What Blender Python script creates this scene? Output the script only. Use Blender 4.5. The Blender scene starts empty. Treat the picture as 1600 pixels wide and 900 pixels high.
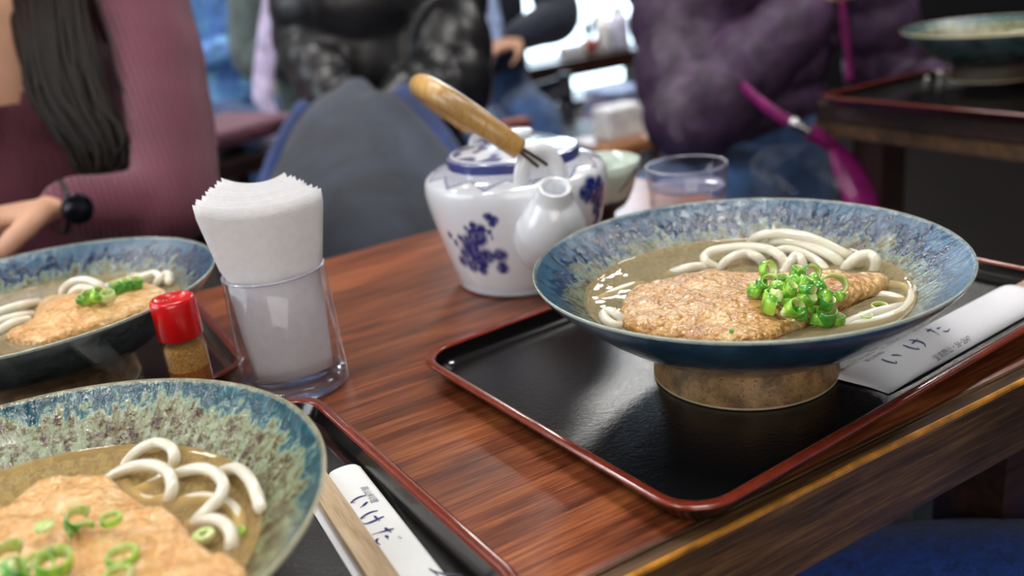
import bpy, bmesh, math, random
from mathutils import Vector, Matrix, noise
random.seed(7)
PI = math.pi
scn = bpy.context.scene
COL = scn.collection

# ------------------------------------------------------------------ camera
TZ = 0.70                      # height of the table top
F_PX, PITCH, ROLL, CAM_H, PSI = 1401.7, 0.350, 0.117, 0.238, 0.482

def _rz(v):                    # the camera stands turned by PSI against the table
    c, s = math.cos(PSI), math.sin(PSI)
    return Vector((c*v[0]+s*v[1], -s*v[0]+c*v[1], v[2]))
_F = Vector((0, math.cos(PITCH), -math.sin(PITCH))); _R = Vector((1, 0, 0)); _U = _R.cross(_F)
CF = _rz(_F)
CR = _rz(math.cos(ROLL)*_R - math.sin(ROLL)*_U)
CU = _rz(math.sin(ROLL)*_R + math.cos(ROLL)*_U)
CP = Vector((0, 0, TZ+CAM_H))
cam_d = bpy.data.cameras.new('camera'); cam = bpy.data.objects.new('camera', cam_d); COL.objects.link(cam)
M = Matrix((CR, CU, -CF)).transposed().to_4x4(); M.translation = CP
cam.matrix_world = M
cam_d.sensor_width = 36; cam_d.lens = 36*F_PX/1600; cam_d.clip_start = .02; cam_d.clip_end = 60
cam_d.dof.use_dof = True; cam_d.dof.focus_distance = .455; cam_d.dof.aperture_fstop = 5.0
scn.camera = cam

# ------------------------------------------------------------------ light and exposure
scn.view_settings.view_transform = 'Standard'; scn.view_settings.look = 'None'
scn.view_settings.exposure = 0.38; scn.view_settings.gamma = 1
W = bpy.data.worlds.new('world'); scn.world = W; W.use_nodes = True
W.node_tree.nodes['Background'].inputs[0].default_value = (.80, .90, 1, 1)
W.node_tree.nodes['Background'].inputs[1].default_value = 5.0

def area(name, loc, target, sx, sy, power, color=(1, 1, 1)):
    l = bpy.data.lights.new(name, 'AREA'); l.shape = 'RECTANGLE'; l.size = sx; l.size_y = sy
    l.energy = power; l.color = color
    o = bpy.data.objects.new(name, l); COL.objects.link(o); o.location = loc
    o.rotation_euler = (Vector(target)-Vector(loc)).to_track_quat('-Z', 'Y').to_euler()
    return o
LAMP_STRENGTH = 34.0
LAMPS = [(-1.0, .3, 1, 1), (.42, .38, 1, 1), (-1.2, 2.0, 1, 1), (.2, 1.8, 1, 1), (-.9, 3.7, 1, 1), (2.42, 3.7, 1.2, 2.6), (2.0, .45, 1, 1), (2.7, 2.0, 1, 1)]   # ceiling lamps
# unseen daylight lamps: one at the left, one beyond the front windows
area('daylight_left', (-2.9, 1.6, 1.6), (0, .8, .7), 2.6, 1.6, 44, (.86, .93, 1))
area('daylight_back', (1.2, 5.3, 1.8), (.3, .4, .7), 2.4, 1.6, 60, (.86, .93, 1))
area('fill_behind', (-.4, -1.4, 1.3), (.5, .4, .6), 1.6, 1.0, 14, (1, .93, .86))  # unseen fill light added behind the viewer to lift the table's front face

# ------------------------------------------------------------------ where things stand
def ray(px, py): return CF + CR*((px-800)/F_PX) - CU*((py-450)/F_PX)
def P(px, py, h=0.0):          # the point at height h over the table top that is seen at px, py
    d = ray(px, py); return CP + d*((h-CAM_H)/d.z)
def D(px, py, dist): return CP + ray(px, py)*dist
def QY(px, py, Y):
    d = ray(px, py); return CP + d*(Y/d.y)
def C2(x, y, h=0): return _rz((x, y, TZ+h))

# ------------------------------------------------------------------ materials
def lin(c):
    return tuple(((v/255)/12.92 if v/255 <= .04045 else ((v/255+.055)/1.055)**2.4) for v in c)
class NT:
    def __init__(s, name):
        s.m = bpy.data.materials.new(name); s.m.use_nodes = True; s.t = s.m.node_tree
        s.n = s.t.nodes; s.b = s.n['Principled BSDF']; s.out = s.n['Material Output']
    def new(s, t, **k):
        o = s.n.new(t)
        for a, v in k.items(): setattr(o, a, v)
        return o
    def link(s, a, b): s.t.links.new(a, b)
    def setb(s, **k):
        for a, v in k.items(): s.b.inputs[a.replace('_', ' ')].default_value = v
    def coord(s, scale=(1, 1, 1), kind='Object', rot=(0, 0, 0)):
        c = s.new('ShaderNodeTexCoord'); m = s.new('ShaderNodeMapping')
        m.inputs['Scale'].default_value = scale; m.inputs['Rotation'].default_value = rot
        s.link(c.outputs[kind], m.inputs[0]); return m.outputs[0]
    def noise(s, vec, scale, detail=4, rough=.55, dist=0):
        n = s.new('ShaderNodeTexNoise'); n.inputs['Scale'].default_value = scale
        n.inputs['Detail'].default_value = detail; n.inputs['Roughness'].default_value = rough
        n.inputs['Distortion'].default_value = dist
        if vec is not None: s.link(vec, n.inputs['Vector'])
        return n.outputs['Fac']
    def ramp(s, fac, stops):
        r = s.new('ShaderNodeValToRGB'); e = r.color_ramp.elements
        while len(e) < len(stops): e.new(.5)
        for el, (p, c) in zip(e, stops):
            el.position = p; el.color = (*lin(c), 1) if len(c) == 3 else c
        s.link(fac, r.inputs[0]); return r.outputs[0]
    def math(s, op, a, b=None, c=None):
        n = s.new('ShaderNodeMath', operation=op)
        for i, v in enumerate((a, b, c)):
            if v is None: continue
            if isinstance(v, (int, float)): n.inputs[i].default_value = v
            else: s.link(v, n.inputs[i])
        return n.outputs[0]
    def mix(s, fac, a, b, mode='MIX'):
        n = s.new('ShaderNodeMix', data_type='RGBA', blend_type=mode)
        for i, v in ((0, fac), (6, a), (7, b)):
            if isinstance(v, (int, float)): n.inputs[i].default_value = v
            elif isinstance(v, tuple): n.inputs[i].default_value = (*lin(v), 1)
            else: s.link(v, n.inputs[i])
        return n.outputs[2]
    def bump(s, h, strength=.3, dist=.001):
        b = s.new('ShaderNodeBump'); b.inputs['Strength'].default_value = strength; b.inputs['Distance'].default_value = dist
        s.link(h, b.inputs['Height']); s.link(b.outputs[0], s.b.inputs['Normal']); s.link(b.outputs[0], s.b.inputs['Coat Normal']); return b

def plain(name, c, rough=.5, metal=0, spec=.5, noise_amt=.12, nscale=30, bump=0, bscale=80, **k):
    t = NT(name); v = t.coord()
    c2 = tuple(max(0, x*(1-noise_amt)) for x in c); c3 = tuple(min(255, x*(1+noise_amt*.6)) for x in c)
    t.link(t.ramp(t.noise(v, nscale), [(.3, c2), (.7, c3)]), t.b.inputs['Base Color'])
    t.setb(Roughness=rough, Metallic=metal, Specular_IOR_Level=spec)
    for a, x in k.items(): t.b.inputs[a.replace('_', ' ')].default_value = x
    if bump: t.bump(t.noise(v, bscale, 5), bump, .002)
    return t.m

def wood(name, dark, mid, light, rough=.35, scale=1.0, coat=.3, axis=0, spots=True):
    t = NT(name)
    s1 = [9*scale]*3; s1[axis] = .9*scale
    v = t.coord(tuple(s1)); n1 = t.noise(v, 9, 8, .62, .35)
    s2 = [60*scale]*3; s2[axis] = 2.2*scale
    n2 = t.noise(t.coord(tuple(s2)), 8, 5, .6)
    v3 = [1.0]*3; v3[axis] = .45
    n3 = t.noise(t.coord(tuple(v3)), 9, 3, .5, .3)
    f = t.math('ADD', t.math('MULTIPLY', n1, .55), t.math('MULTIPLY', n2, .45))
    col = t.ramp(f, [(.36, dark), (.5, mid), (.66, light)])
    sh = t.ramp(n3, [(.32, (128, 116, 116)), (.60, (255, 250, 240))])
    t.link(t.mix(.85, col, sh, 'MULTIPLY'), t.b.inputs['Base Color'])
    t.setb(Roughness=rough, Coat_Weight=coat, Coat_Roughness=.22)
    t.link(t.math('ADD', t.math('MULTIPLY', n2, .25), rough-.1), t.b.inputs['Roughness'])
    t.bump(n2, .18, .0008)
    return t.m

M_table = wood('polished red brown wood', (46, 20, 10), (128, 66, 38), (190, 116, 68), .32)
M_edge = wood('dark worn wood edge', (42, 28, 18), (88, 64, 42), (134, 102, 68), .42, 1.3, .15)
M_dark = wood('dark stained wood', (22, 12, 9), (48, 26, 19), (78, 44, 32), .42, 1.0, .2)
M_lip_glint = plain('lip with painted golden highlight', (196, 134, 50), .3, .15, nscale=60, noise_amt=.35)  # golden colour stands in for light grazing the table edge

def lacquer(name, c, rough, bump=.25, bscale=260, coat=.6):
    t = NT(name); v = t.coord((1, 1, 1)); n = t.noise(v, bscale, 6, .65)
    t.link(t.ramp(n, [(.3, tuple(x*.8 for x in c)), (.7, c)]), t.b.inputs['Base Color'])
    t.setb(Roughness=rough, Coat_Weight=coat, Coat_Roughness=.12); t.bump(n, bump, .0006)
    return t.m
M_black = lacquer('satin black lacquer', (13, 13, 15), .24, .34, 420, .1)
M_blackg = lacquer('glossy black lacquer', (14, 12, 13), .16, .05, 300, .7)
M_plum = lacquer('dark plum lacquer', (46, 24, 26), .2, .05, 120, .7)
M_rim = lacquer('red brown lacquer rim', (126, 44, 24), .22, .08, 160, .8)

def glaze(name, deep, mid, mid2, pale, olive, rust, edge, rc, seed, fingers):
    """ash glaze: pale lip, streaked blue below it, speckled olive towards the well"""
    t = NT(name); c = t.new('ShaderNodeTexCoord'); sx = t.new('ShaderNodeSeparateXYZ'); t.link(c.outputs['Object'], sx.inputs[0])
    x, y, z = sx.outputs
    r = t.math('SQRT', t.math('ADD', t.math('MULTIPLY', x, x), t.math('MULTIPLY', y, y)))
    cx = t.math('DIVIDE', x, r); cy = t.math('DIVIDE', y, r)
    cb = t.new('ShaderNodeCombineXYZ'); t.link(t.math('MULTIPLY', cx, 11.), cb.inputs[0]); t.link(t.math('MULTIPLY', cy, 11.), cb.inputs[1])
    t.link(t.math('ADD', t.math('MULTIPLY', r, 52), seed), cb.inputs[2])
    drip = t.noise(cb.outputs[0], 1.7, 5, .6, .5)
    v = t.coord((1, 1, 1))
    speck = t.noise(v, 420, 3, .7); speck2 = t.noise(v, 170, 4, .65, .3); big = t.noise(v, 18, 3, .5)
    # from the well to the lip: speckled olive, pale fingers, deep band, lighter edge
    v1 = t.math('DIVIDE', t.math('SUBTRACT', r, rc), .012)
    v1 = t.math('ADD', v1, t.math('MULTIPLY', t.math('SUBTRACT', drip, .5), fingers))
    v1 = t.math('ADD', v1, t.math('MULTIPLY', t.math('SUBTRACT', big, .5), 1.2))
    v1 = t.math('ADD', v1, t.math('MULTIPLY', t.math('SUBTRACT', speck2, .5), 1.9))
    v1 = t.math('ADD', t.math('MULTIPLY', v1, .5), .5)
    zone = t.ramp(v1, [(.28, olive), (.42, pale), (.52, mid), (.66, deep), (.86, mid), (1.0, mid2)])
    fine = t.noise(v, 330, 3, .7); f2 = t.math('ADD', t.math('MULTIPLY', fine, .55), t.math('MULTIPLY', speck2, .45))
    olives = t.ramp(f2, [(.43, rust), (.50, olive), (.57, pale), (.66, olive)])
    mr = t.new('ShaderNodeMapRange'); t.link(v1, mr.inputs[0]); mr.inputs[1].default_value = .20; mr.inputs[2].default_value = .46
    col = t.mix(mr.outputs[0], olives, zone)
    stain = t.ramp(t.noise(v, 34, 4, .6), [(.50, (255, 255, 255)), (.66, (190, 160, 120))])
    col = t.mix(t.math('SUBTRACT', 1.0, mr.outputs[0]), col, t.mix(1.0, col, stain, 'MULTIPLY'))
    m2 = t.new('ShaderNodeMapRange'); t.link(t.math('ADD', r, t.math('MULTIPLY', t.math('SUBTRACT', speck2, .5), .002)), m2.inputs[0])
    m2.inputs[1].default_value = .1128; m2.inputs[2].default_value = .1145
    col = t.mix(m2.outputs[0], col, edge)
    t.link(col, t.b.inputs['Base Color'])
    t.setb(Roughness=.13, Coat_Weight=.35, Coat_Roughness=.03)
    hb = t.math('ADD', t.math('MULTIPLY', drip, .8), t.math('MULTIPLY', speck2, .55))
    t.bump(hb, .7, .0019)
    return t.m
M_glaze_a = glaze('blue ash glaze', (6, 26, 52), (24, 60, 94), (54, 90, 116), (112, 134, 118), (98, 100, 72), (70, 50, 30), (168, 178, 168), .0975, 0, 3.6)
M_glaze_b = glaze('green blue ash glaze', (12, 56, 72), (38, 92, 104), (76, 122, 130), (140, 158, 128), (114, 114, 80), (66, 44, 26), (196, 192, 160), .1075, 40, 2.3)
def glaze_out(name, c1, c2, low):
    t = NT(name); v = t.coord((1, 1, .5)); n = t.noise(v, 60, 5, .6, .4)
    c = t.new('ShaderNodeTexCoord'); sx = t.new('ShaderNodeSeparateXYZ'); t.link(c.outputs['Object'], sx.inputs[0])
    mr = t.new('ShaderNodeMapRange'); t.link(t.math('ADD', sx.outputs[2], t.math('MULTIPLY', t.math('SUBTRACT', n, .5), .012)), mr.inputs[0])
    mr.inputs[1].default_value = .024; mr.inputs[2].default_value = .046
    col = t.ramp(n, [(.32, c1), (.68, c2)])
    t.link(t.mix(mr.outputs[0], low, col), t.b.inputs['Base Color'])
    t.setb(Roughness=.2, Coat_Weight=.4, Coat_Roughness=.1); t.bump(t.noise(v, 220, 3), .2, .0008); return t.m
M_out_a = glaze_out('blue glaze outside', (26, 50, 74), (50, 82, 106), (12, 18, 26))
M_out_b = glaze_out('grey green glaze outside', (40, 58, 62), (84, 104, 108), (22, 22, 20))
t = NT('unglazed speckled clay'); v = t.coord()
t.link(t.mix(t.ramp(t.noise(v, 520, 3, .7), [(.56, (0, 0, 0)), (.66, (220, 220, 220))]),
             t.ramp(t.noise(v, 90, 4), [(.35, (92, 68, 42)), (.65, (152, 118, 76))]), (40, 28, 20)), t.b.inputs['Base Color'])
t.setb(Roughness=.45); t.bump(t.noise(v, 500, 3), .4, .0008); M_clay = t.m
M_clay_shade = plain('unglazed clay in painted shade', (58, 46, 36), .6)  # darker copy of the clay: shade painted on the far bowl's foot
M_ring = plain('pale clay foot ring', (186, 172, 140), .5)

def fluid(name, tint, body, amt, rough=.02):
    """cloudy liquid surface: part of the light passes tinted, part is scattered by the broth"""
    t = NT(name); t.n.remove(t.b)
    tr = t.new('ShaderNodeBsdfTransparent'); tr.inputs[0].default_value = (*lin(tint), 1)
    df = t.new('ShaderNodeBsdfDiffuse'); df.inputs[0].default_value = (*lin(body), 1)
    mx = t.new('ShaderNodeMixShader'); mx.inputs[0].default_value = amt
    t.link(tr.outputs[0], mx.inputs[1]); t.link(df.outputs[0], mx.inputs[2])
    gl = t.new('ShaderNodeBsdfGlossy'); gl.inputs['Roughness'].default_value = rough
    fr = t.new('ShaderNodeLayerWeight'); fr.inputs[0].default_value = .5
    v = t.coord(); b = t.new('ShaderNodeBump'); b.inputs['Strength'].default_value = .35; b.inputs['Distance'].default_value = .002
    t.link(t.noise(v, 45, 2), b.inputs['Height']); t.link(b.outputs[0], gl.inputs['Normal']); t.link(b.outputs[0], fr.inputs['Normal'])
    m2 = t.new('ShaderNodeMixShader'); t.link(t.math('ADD', t.math('MULTIPLY', t.math('POWER', fr.outputs['Facing'], 5), .95), .022), m2.inputs[0]); t.link(mx.outputs[0], m2.inputs[1]); t.link(gl.outputs[0], m2.inputs[2])
    t.link(m2.outputs[0], t.out.inputs[0]); return t.m
M_broth = fluid('cloudy udon broth', (242, 230, 198), (206, 188, 150), .34)
M_broth_b = fluid('amber udon broth', (244, 228, 186), (224, 190, 132), .34)

M_noodle = plain('white udon', (230, 226, 208), .2, noise_amt=.02, Subsurface_Weight=.25, Subsurface_Radius=(.006, .005, .004), Coat_Weight=.5)
def tofu(name, a, b, c):
    t = NT(name); v = t.coord(); n = t.noise(v, 75, 6, .65, .4); n2 = t.noise(v, 500, 3, .6)
    n3 = t.noise(v, 190, 3, .6)
    t.link(t.ramp(t.math('ADD', t.math('MULTIPLY', n, .7), t.math('MULTIPLY', n3, .3)), [(.34, a), (.5, b), (.66, c)]), t.b.inputs['Base Color'])
    t.setb(Roughness=.26, Coat_Weight=.8, Coat_Roughness=.09, Subsurface_Weight=.05, Subsurface_Radius=(.006, .003, .002))
    vo = t.new('ShaderNodeTexVoronoi'); vo.inputs['Scale'].default_value = 330; t.link(v, vo.inputs['Vector'])
    t.bump(t.math('ADD', t.math('MULTIPLY', vo.outputs['Distance'], -.55), t.math('ADD', t.math('MULTIPLY', n3, .9), t.math('MULTIPLY', n2, .3))), 1.0, .0026); return t.m
M_tofu = tofu('golden fried tofu', (160, 100, 42), (204, 152, 82), (234, 202, 144))
M_tofu_b = tofu('pale fried tofu', (202, 138, 66), (232, 178, 108), (246, 212, 156))
def leek(name, a, b):
    t = NT(name); v = t.coord((1, 1, 1)); n = t.noise(v, 160, 3)
    t.link(t.ramp(n, [(.35, a), (.62, b)]), t.b.inputs['Base Color'])
    t.setb(Roughness=.25, Coat_Weight=.5, Subsurface_Weight=.15, Subsurface_Radius=(.003, .004, .001)); return t.m
M_leek = leek('fresh green scallion', (74, 156, 26), (168, 220, 72))
M_leek_d = leek('dark green scallion', (40, 126, 34), (96, 176, 50))
M_leek_p = leek('pale scallion', (176, 206, 96), (222, 232, 170))

def glass(name, tint=(245, 248, 250), mixf=.78, rough=0.0):
    """clear thin glass: shadow-friendly transparent body with sharp Fresnel reflections"""
    t = NT(name); t.n.remove(t.b)
    tr = t.new('ShaderNodeBsdfTransparent'); tr.inputs[0].default_value = (*lin(tint), 1)
    g = t.new('ShaderNodeBsdfGlass'); g.inputs['Color'].default_value = (*lin(tint), 1); g.inputs['IOR'].default_value = 1.45; g.inputs['Roughness'].default_value = rough
    gl = t.new('ShaderNodeBsdfGlossy'); gl.inputs['Roughness'].default_value = .02
    mx = t.new('ShaderNodeMixShader'); mx.inputs[0].default_value = 1-mixf
    t.link(tr.outputs[0], mx.inputs[1]); t.link(g.outputs[0], mx.inputs[2])
    fr = t.new('ShaderNodeLayerWeight'); fr.inputs[0].default_value = .5
    m2 = t.new('ShaderNodeMixShader'); t.link(t.math('ADD', t.math('MULTIPLY', t.math('POWER', fr.outputs['Facing'], 4), .8), .035), m2.inputs[0]); t.link(mx.outputs[0], m2.inputs[1]); t.link(gl.outputs[0], m2.inputs[2])
    t.link(m2.outputs[0], t.out.inputs[0]); return t.m
M_glass = glass('clear tumbler glass', (252, 252, 254), 1.0)
M_glass_b = glass('thick glass base', (246, 248, 254), .6, .02)
M_water = fluid('water in glass', (214, 218, 240), (188, 190, 214), .35)
M_paper = plain('white paper napkin', (222, 222, 226), .9, noise_amt=.02, nscale=200, bump=.25, bscale=700)
M_sleeve = plain('white sleeve paper', (226, 228, 234), .75, noise_amt=.02)
M_sleeve_w = plain('bright sleeve paper', (238, 240, 240), .7, noise_amt=.02)
M_ink = plain('indigo ink', (40, 36, 110), .7)
M_ink_g = plain('grey ink', (84, 84, 110), .7)
M_red = plain('red plastic cap', (206, 12, 16), .28, noise_amt=.05, Coat_Weight=.4)
M_spice = plain('orange brown spice', (222, 170, 100), .95, noise_amt=.3, nscale=900)
M_spice_d = plain('settled spice', (158, 92, 42), .95, noise_amt=.3, nscale=900)
M_bamboo = wood('pale chopstick wood', (186, 156, 118), (222, 198, 162), (238, 222, 196), .6, 3, 0, 0)

# ------------------------------------------------------------------ geometry helpers
def mesh_data(name, vs, fs, mats, smooth=True, mi=None):
    me = bpy.data.meshes.new(name); me.from_pydata([tuple(v) for v in vs], [], fs); me.update()
    for m in (mats if isinstance(mats, (list, tuple)) else [mats]): me.materials.append(m)
    if smooth: me.polygons.foreach_set('use_smooth', [True]*len(me.polygons))
    if mi: me.polygons.foreach_set('material_index', mi)
    return me
def link(name, me, parent=None, loc=None, rot=None):
    o = bpy.data.objects.new(name, me); COL.objects.link(o)
    if parent: o.parent = parent
    if loc is not None: o.location = loc
    if rot is not None: o.rotation_euler = rot
    return o
def obj(name, g, mat, parent=None, loc=None, rot=None, smooth=True, sub=0, bevel=0):
    me = mesh_data(name, g[0], g[1], mat, smooth)
    if len(g[1]) < 12000:
        bm = bmesh.new(); bm.from_mesh(me); bmesh.ops.recalc_face_normals(bm, faces=bm.faces); bm.to_mesh(me); bm.free()
    o = link(name, me, parent, loc, rot)
    if bevel:
        b = o.modifiers.new('b', 'BEVEL'); b.width = bevel; b.segments = 2; b.limit_method = 'ANGLE'
    if sub:
        s = o.modifiers.new('s', 'SUBSURF'); s.levels = sub; s.render_levels = sub
    return o
def tag(o, label, cat, group=None, kind=None):
    o['label'] = label; o['category'] = cat
    if group: o['group'] = group
    if kind: o['kind'] = kind
    return o
def thing(name, label, cat, loc=(0, 0, 0), rotz=0, group=None):
    o = bpy.data.objects.new(name, None); COL.objects.link(o); o.empty_display_size = .02
    o.location = loc; o.rotation_euler = (0, 0, rotz); return tag(o, label, cat, group)
def struct(name, g, mat, label=None, bevel=0, smooth=False):
    o = obj(name, g, mat, bevel=bevel, smooth=smooth); o['kind'] = 'structure'
    if label: o['label'] = label
    return o
def merge(*gs):
    vs, fs = [], []
    for g in gs:
        k = len(vs); vs += list(g[0]); fs += [tuple(i+k for i in f) for f in g[1]]
    return vs, fs
def box(x0, x1, y0, y1, z0, z1):
    vs = [(x, y, z) for z in (z0, z1) for y in (y0, y1) for x in (x0, x1)]
    return vs, [(0, 2, 3, 1), (4, 5, 7, 6), (0, 1, 5, 4), (2, 6, 7, 3), (0, 4, 6, 2), (1, 3, 7, 5)]
def lathe(prof, seg=64, cap0=False, cap1=False):
    vs, fs = [], []; n = len(prof)
    for i in range(seg):
        a = 2*PI*i/seg; c, s = math.cos(a), math.sin(a)
        vs += [(r*c, r*s, z) for r, z in prof]
    for i in range(seg):
        j = (i+1) % seg
        for k in range(n-1): fs.append((i*n+k, j*n+k, j*n+k+1, i*n+k+1))
    if cap0: fs.append(tuple(i*n for i in range(seg))[::-1])
    if cap1: fs.append(tuple(i*n+n-1 for i in range(seg)))
    return vs, fs
def spline(pts, n=6):
    pts = [Vector(p) for p in pts]
    if len(pts) < 3: return [pts[0].lerp(pts[-1], i/n) for i in range(n+1)]
    out = []
    q = [pts[0]*2-pts[1]]+pts+[pts[-1]*2-pts[-2]]
    for i in range(1, len(q)-2):
        a, b, c, d = q[i-1:i+3]
        for k in range(n):
            t = k/n; out.append(.5*((2*b)+(c-a)*t+(2*a-5*b+4*c-d)*t*t+(3*b-a-3*c+d)*t**3))
    out.append(pts[-1]); return out
def tube(path, rad, seg=10, side=None, ratio=1.0, round_ends=False, closed=False):
    path = [Vector(p) for p in path]; n = len(path)
    if not hasattr(rad, '__len__'): rad = [rad]*n
    if len(rad) != n:
        m = len(rad); rad = [rad[min(m-2, int(i*(m-1)/(n-1)))]*(1-(i*(m-1)/(n-1)-min(m-2, int(i*(m-1)/(n-1)))))
                             + rad[min(m-2, int(i*(m-1)/(n-1)))+1]*(i*(m-1)/(n-1)-min(m-2, int(i*(m-1)/(n-1)))) for i in range(n)]
    if round_ends:
        a, b = path[0], path[-1]; ta = (a-path[1]).normalized(); tb = (b-path[-2]).normalized()
        ra, rb = rad[0], rad[-1]
        path = [a+ta*ra*.95, a+ta*ra*.6]+path+[b+tb*rb*.6, b+tb*rb*.95]
        rad = [ra*.35, ra*.8]+list(rad)+[rb*.8, rb*.35]; n = len(path)
    vs, fs = [], []; T0 = (path[1]-path[0]).normalized()
    up = Vector(side) if side is not None else (Vector((0, 0, 1)) if abs(T0.z) < .9 else Vector((1, 0, 0)))
    N = (up-T0*up.dot(T0)).normalized()
    for i in range(n):
        T = (path[min(i+1, n-1)]-path[max(i-1, 0)]).normalized()
        N = ((Vector(side) if side is not None else N)); N = (N-T*N.dot(T)).normalized(); B = T.cross(N)
        for k in range(seg):
            a = 2*PI*k/seg; vs.append(path[i]+N*(rad[i]*math.cos(a))+B*(rad[i]*ratio*math.sin(a)))
    for i in range(n-1):
        for k in range(seg):
            l = (k+1) % seg; fs.append((i*seg+k, i*seg+l, (i+1)*seg+l, (i+1)*seg+k))
    fs.append(tuple(range(seg))[::-1]); fs.append(tuple((n-1)*seg+k for k in range(seg)))
    return vs, fs
def rrect(hx, hy, r, z, n=6):
    o = []
    for cx, cy, a0 in ((hx-r, hy-r, 0), (-hx+r, hy-r, PI/2), (-hx+r, -hy+r, PI), (hx-r, -hy+r, 1.5*PI)):
        for k in range(n+1):
            a = a0+PI/2*k/n; o.append((cx+r*math.cos(a), cy+r*math.sin(a), z))
    return o
def loft(rings, cap0=True, cap1=True):
    vs = [v for r in rings for v in r]; n = len(rings[0]); fs = []
    for i in range(len(rings)-1):
        for k in range(n):
            l = (k+1) % n; fs.append((i*n+k, i*n+l, (i+1)*n+l, (i+1)*n+k))
    if cap0: fs.append(tuple(range(n))[::-1])
    if cap1: fs.append(tuple((len(rings)-1)*n+k for k in range(n)))
    return vs, fs
def shift(g, d): return [Vector(v)-Vector(d) for v in g[0]], g[1]
def remesh(g, voxel, smooth=6, name='tmp'):
    """closes overlapping tubes into one continuous skin"""
    me = bpy.data.meshes.new(name); me.from_pydata([tuple(v) for v in g[0]], [], g[1]); me.update()
    o = bpy.data.objects.new(name, me); COL.objects.link(o)
    r = o.modifiers.new('r', 'REMESH'); r.mode = 'VOXEL'; r.voxel_size = voxel
    if smooth:
        s = o.modifiers.new('s', 'SMOOTH'); s.iterations = smooth; s.factor = .5
    dg = bpy.context.evaluated_depsgraph_get(); dg.update()
    m2 = bpy.data.meshes.new_from_object(o.evaluated_get(dg))
    bpy.data.objects.remove(o); bpy.data.meshes.remove(me)
    m2.polygons.foreach_set('use_smooth', [True]*len(m2.polygons)); return m2
# ------------------------------------------------------------------ the room
M_wall = plain('pale grey plaster', (176, 172, 166), .9, nscale=4, noise_amt=.06)
M_wall_d = plain('dark panelled wall', (10, 7, 7), .9, 0, .1, nscale=6)
M_floor = plain('dark brown floor', (26, 20, 18), .4, nscale=5, noise_amt=.25)
M_ceil = plain('pale wooden ceiling', (128, 118, 106), .9, noise_amt=.02)
struct('floor', box(-3.2, 4.3, -1.6, 5.6, -.05, 0), M_floor)
struct('ceiling', box(-3.2, 4.3, -1.6, 5.6, 2.6, 2.65), M_ceil)
struct('wall_right', box(4.3, 4.4, -1.6, 5.6, 0, 2.6), M_wall_d)
struct('wall_back', box(-3.2, 4.3, -1.7, -1.6, 0, 2.6), M_wall)
WY = 4.6                       # the wall with the front windows
wx0, wx1 = 2.1, 3.78
struct('wall_front_left', box(-3.2, wx0, WY, WY+.1, 0, 2.6), M_wall)
struct('wall_front_right', box(wx1, 4.3, WY, WY+.1, 0, 2.6), M_wall_d)
struct('wall_front_below', box(wx0, wx1, WY, WY+.1, 0, .06), M_wall)
struct('wall_front_above', box(wx0, wx1, WY, WY+.1, 2.5, 2.6), M_wall)
struct('wall_left', box(-3.3, -3.2, -1.6, 5.6, 0, 2.6), M_wall)
M_pane = glass('window pane glass', (240, 246, 250), .97)
wf = merge(*[box(x, x+.05, WY-.02, WY+.08, .06, 2.5) for x in (wx0, wx1-.05)],
           box(wx0, wx1, WY-.02, WY+.08, .06, .10), box(wx0, wx1, WY-.02, WY+.08, 2.44, 2.5))
win = struct('window_1', wf, M_dark, 'dark framed front window full of white daylight')
obj('pane', box(wx0, wx1, WY+.02, WY+.026, .06, 2.5), M_pane, win, smooth=False)
struct('trim_1', box(-3.2, wx0, WY-.03, WY, .86, .94), plain('ochre varnished rail', (150, 96, 36), .4), 'ochre wooden rail along the pale wall')
M_lamp = bpy.data.materials.new('lit lamp diffuser'); M_lamp.use_nodes = True
_b = M_lamp.node_tree.nodes['Principled BSDF']; _b.inputs['Emission Color'].default_value = (1, .97, .93, 1); _b.inputs['Emission Strength'].default_value = LAMP_STRENGTH
M_white = plain('white painted metal', (225, 225, 225), .4)
for i, (x, y, kx, ky) in enumerate(LAMPS):
    t = thing('ceiling_light', 'flat white ceiling lamp over the dining room, out of the frame', 'lamp', (x, y, 2.6), 0, 'ceiling lamps of the dining room')
    obj('housing', box(-.29*kx-.03, .29*kx+.03, -.09*ky-.03, .09*ky+.03, -.05, 0), M_white, t, smooth=False)
    obj('diffuser', box(-.29*kx, .29*kx, -.09*ky, .09*ky, -.062, -.05), M_lamp, t, smooth=False)

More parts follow.
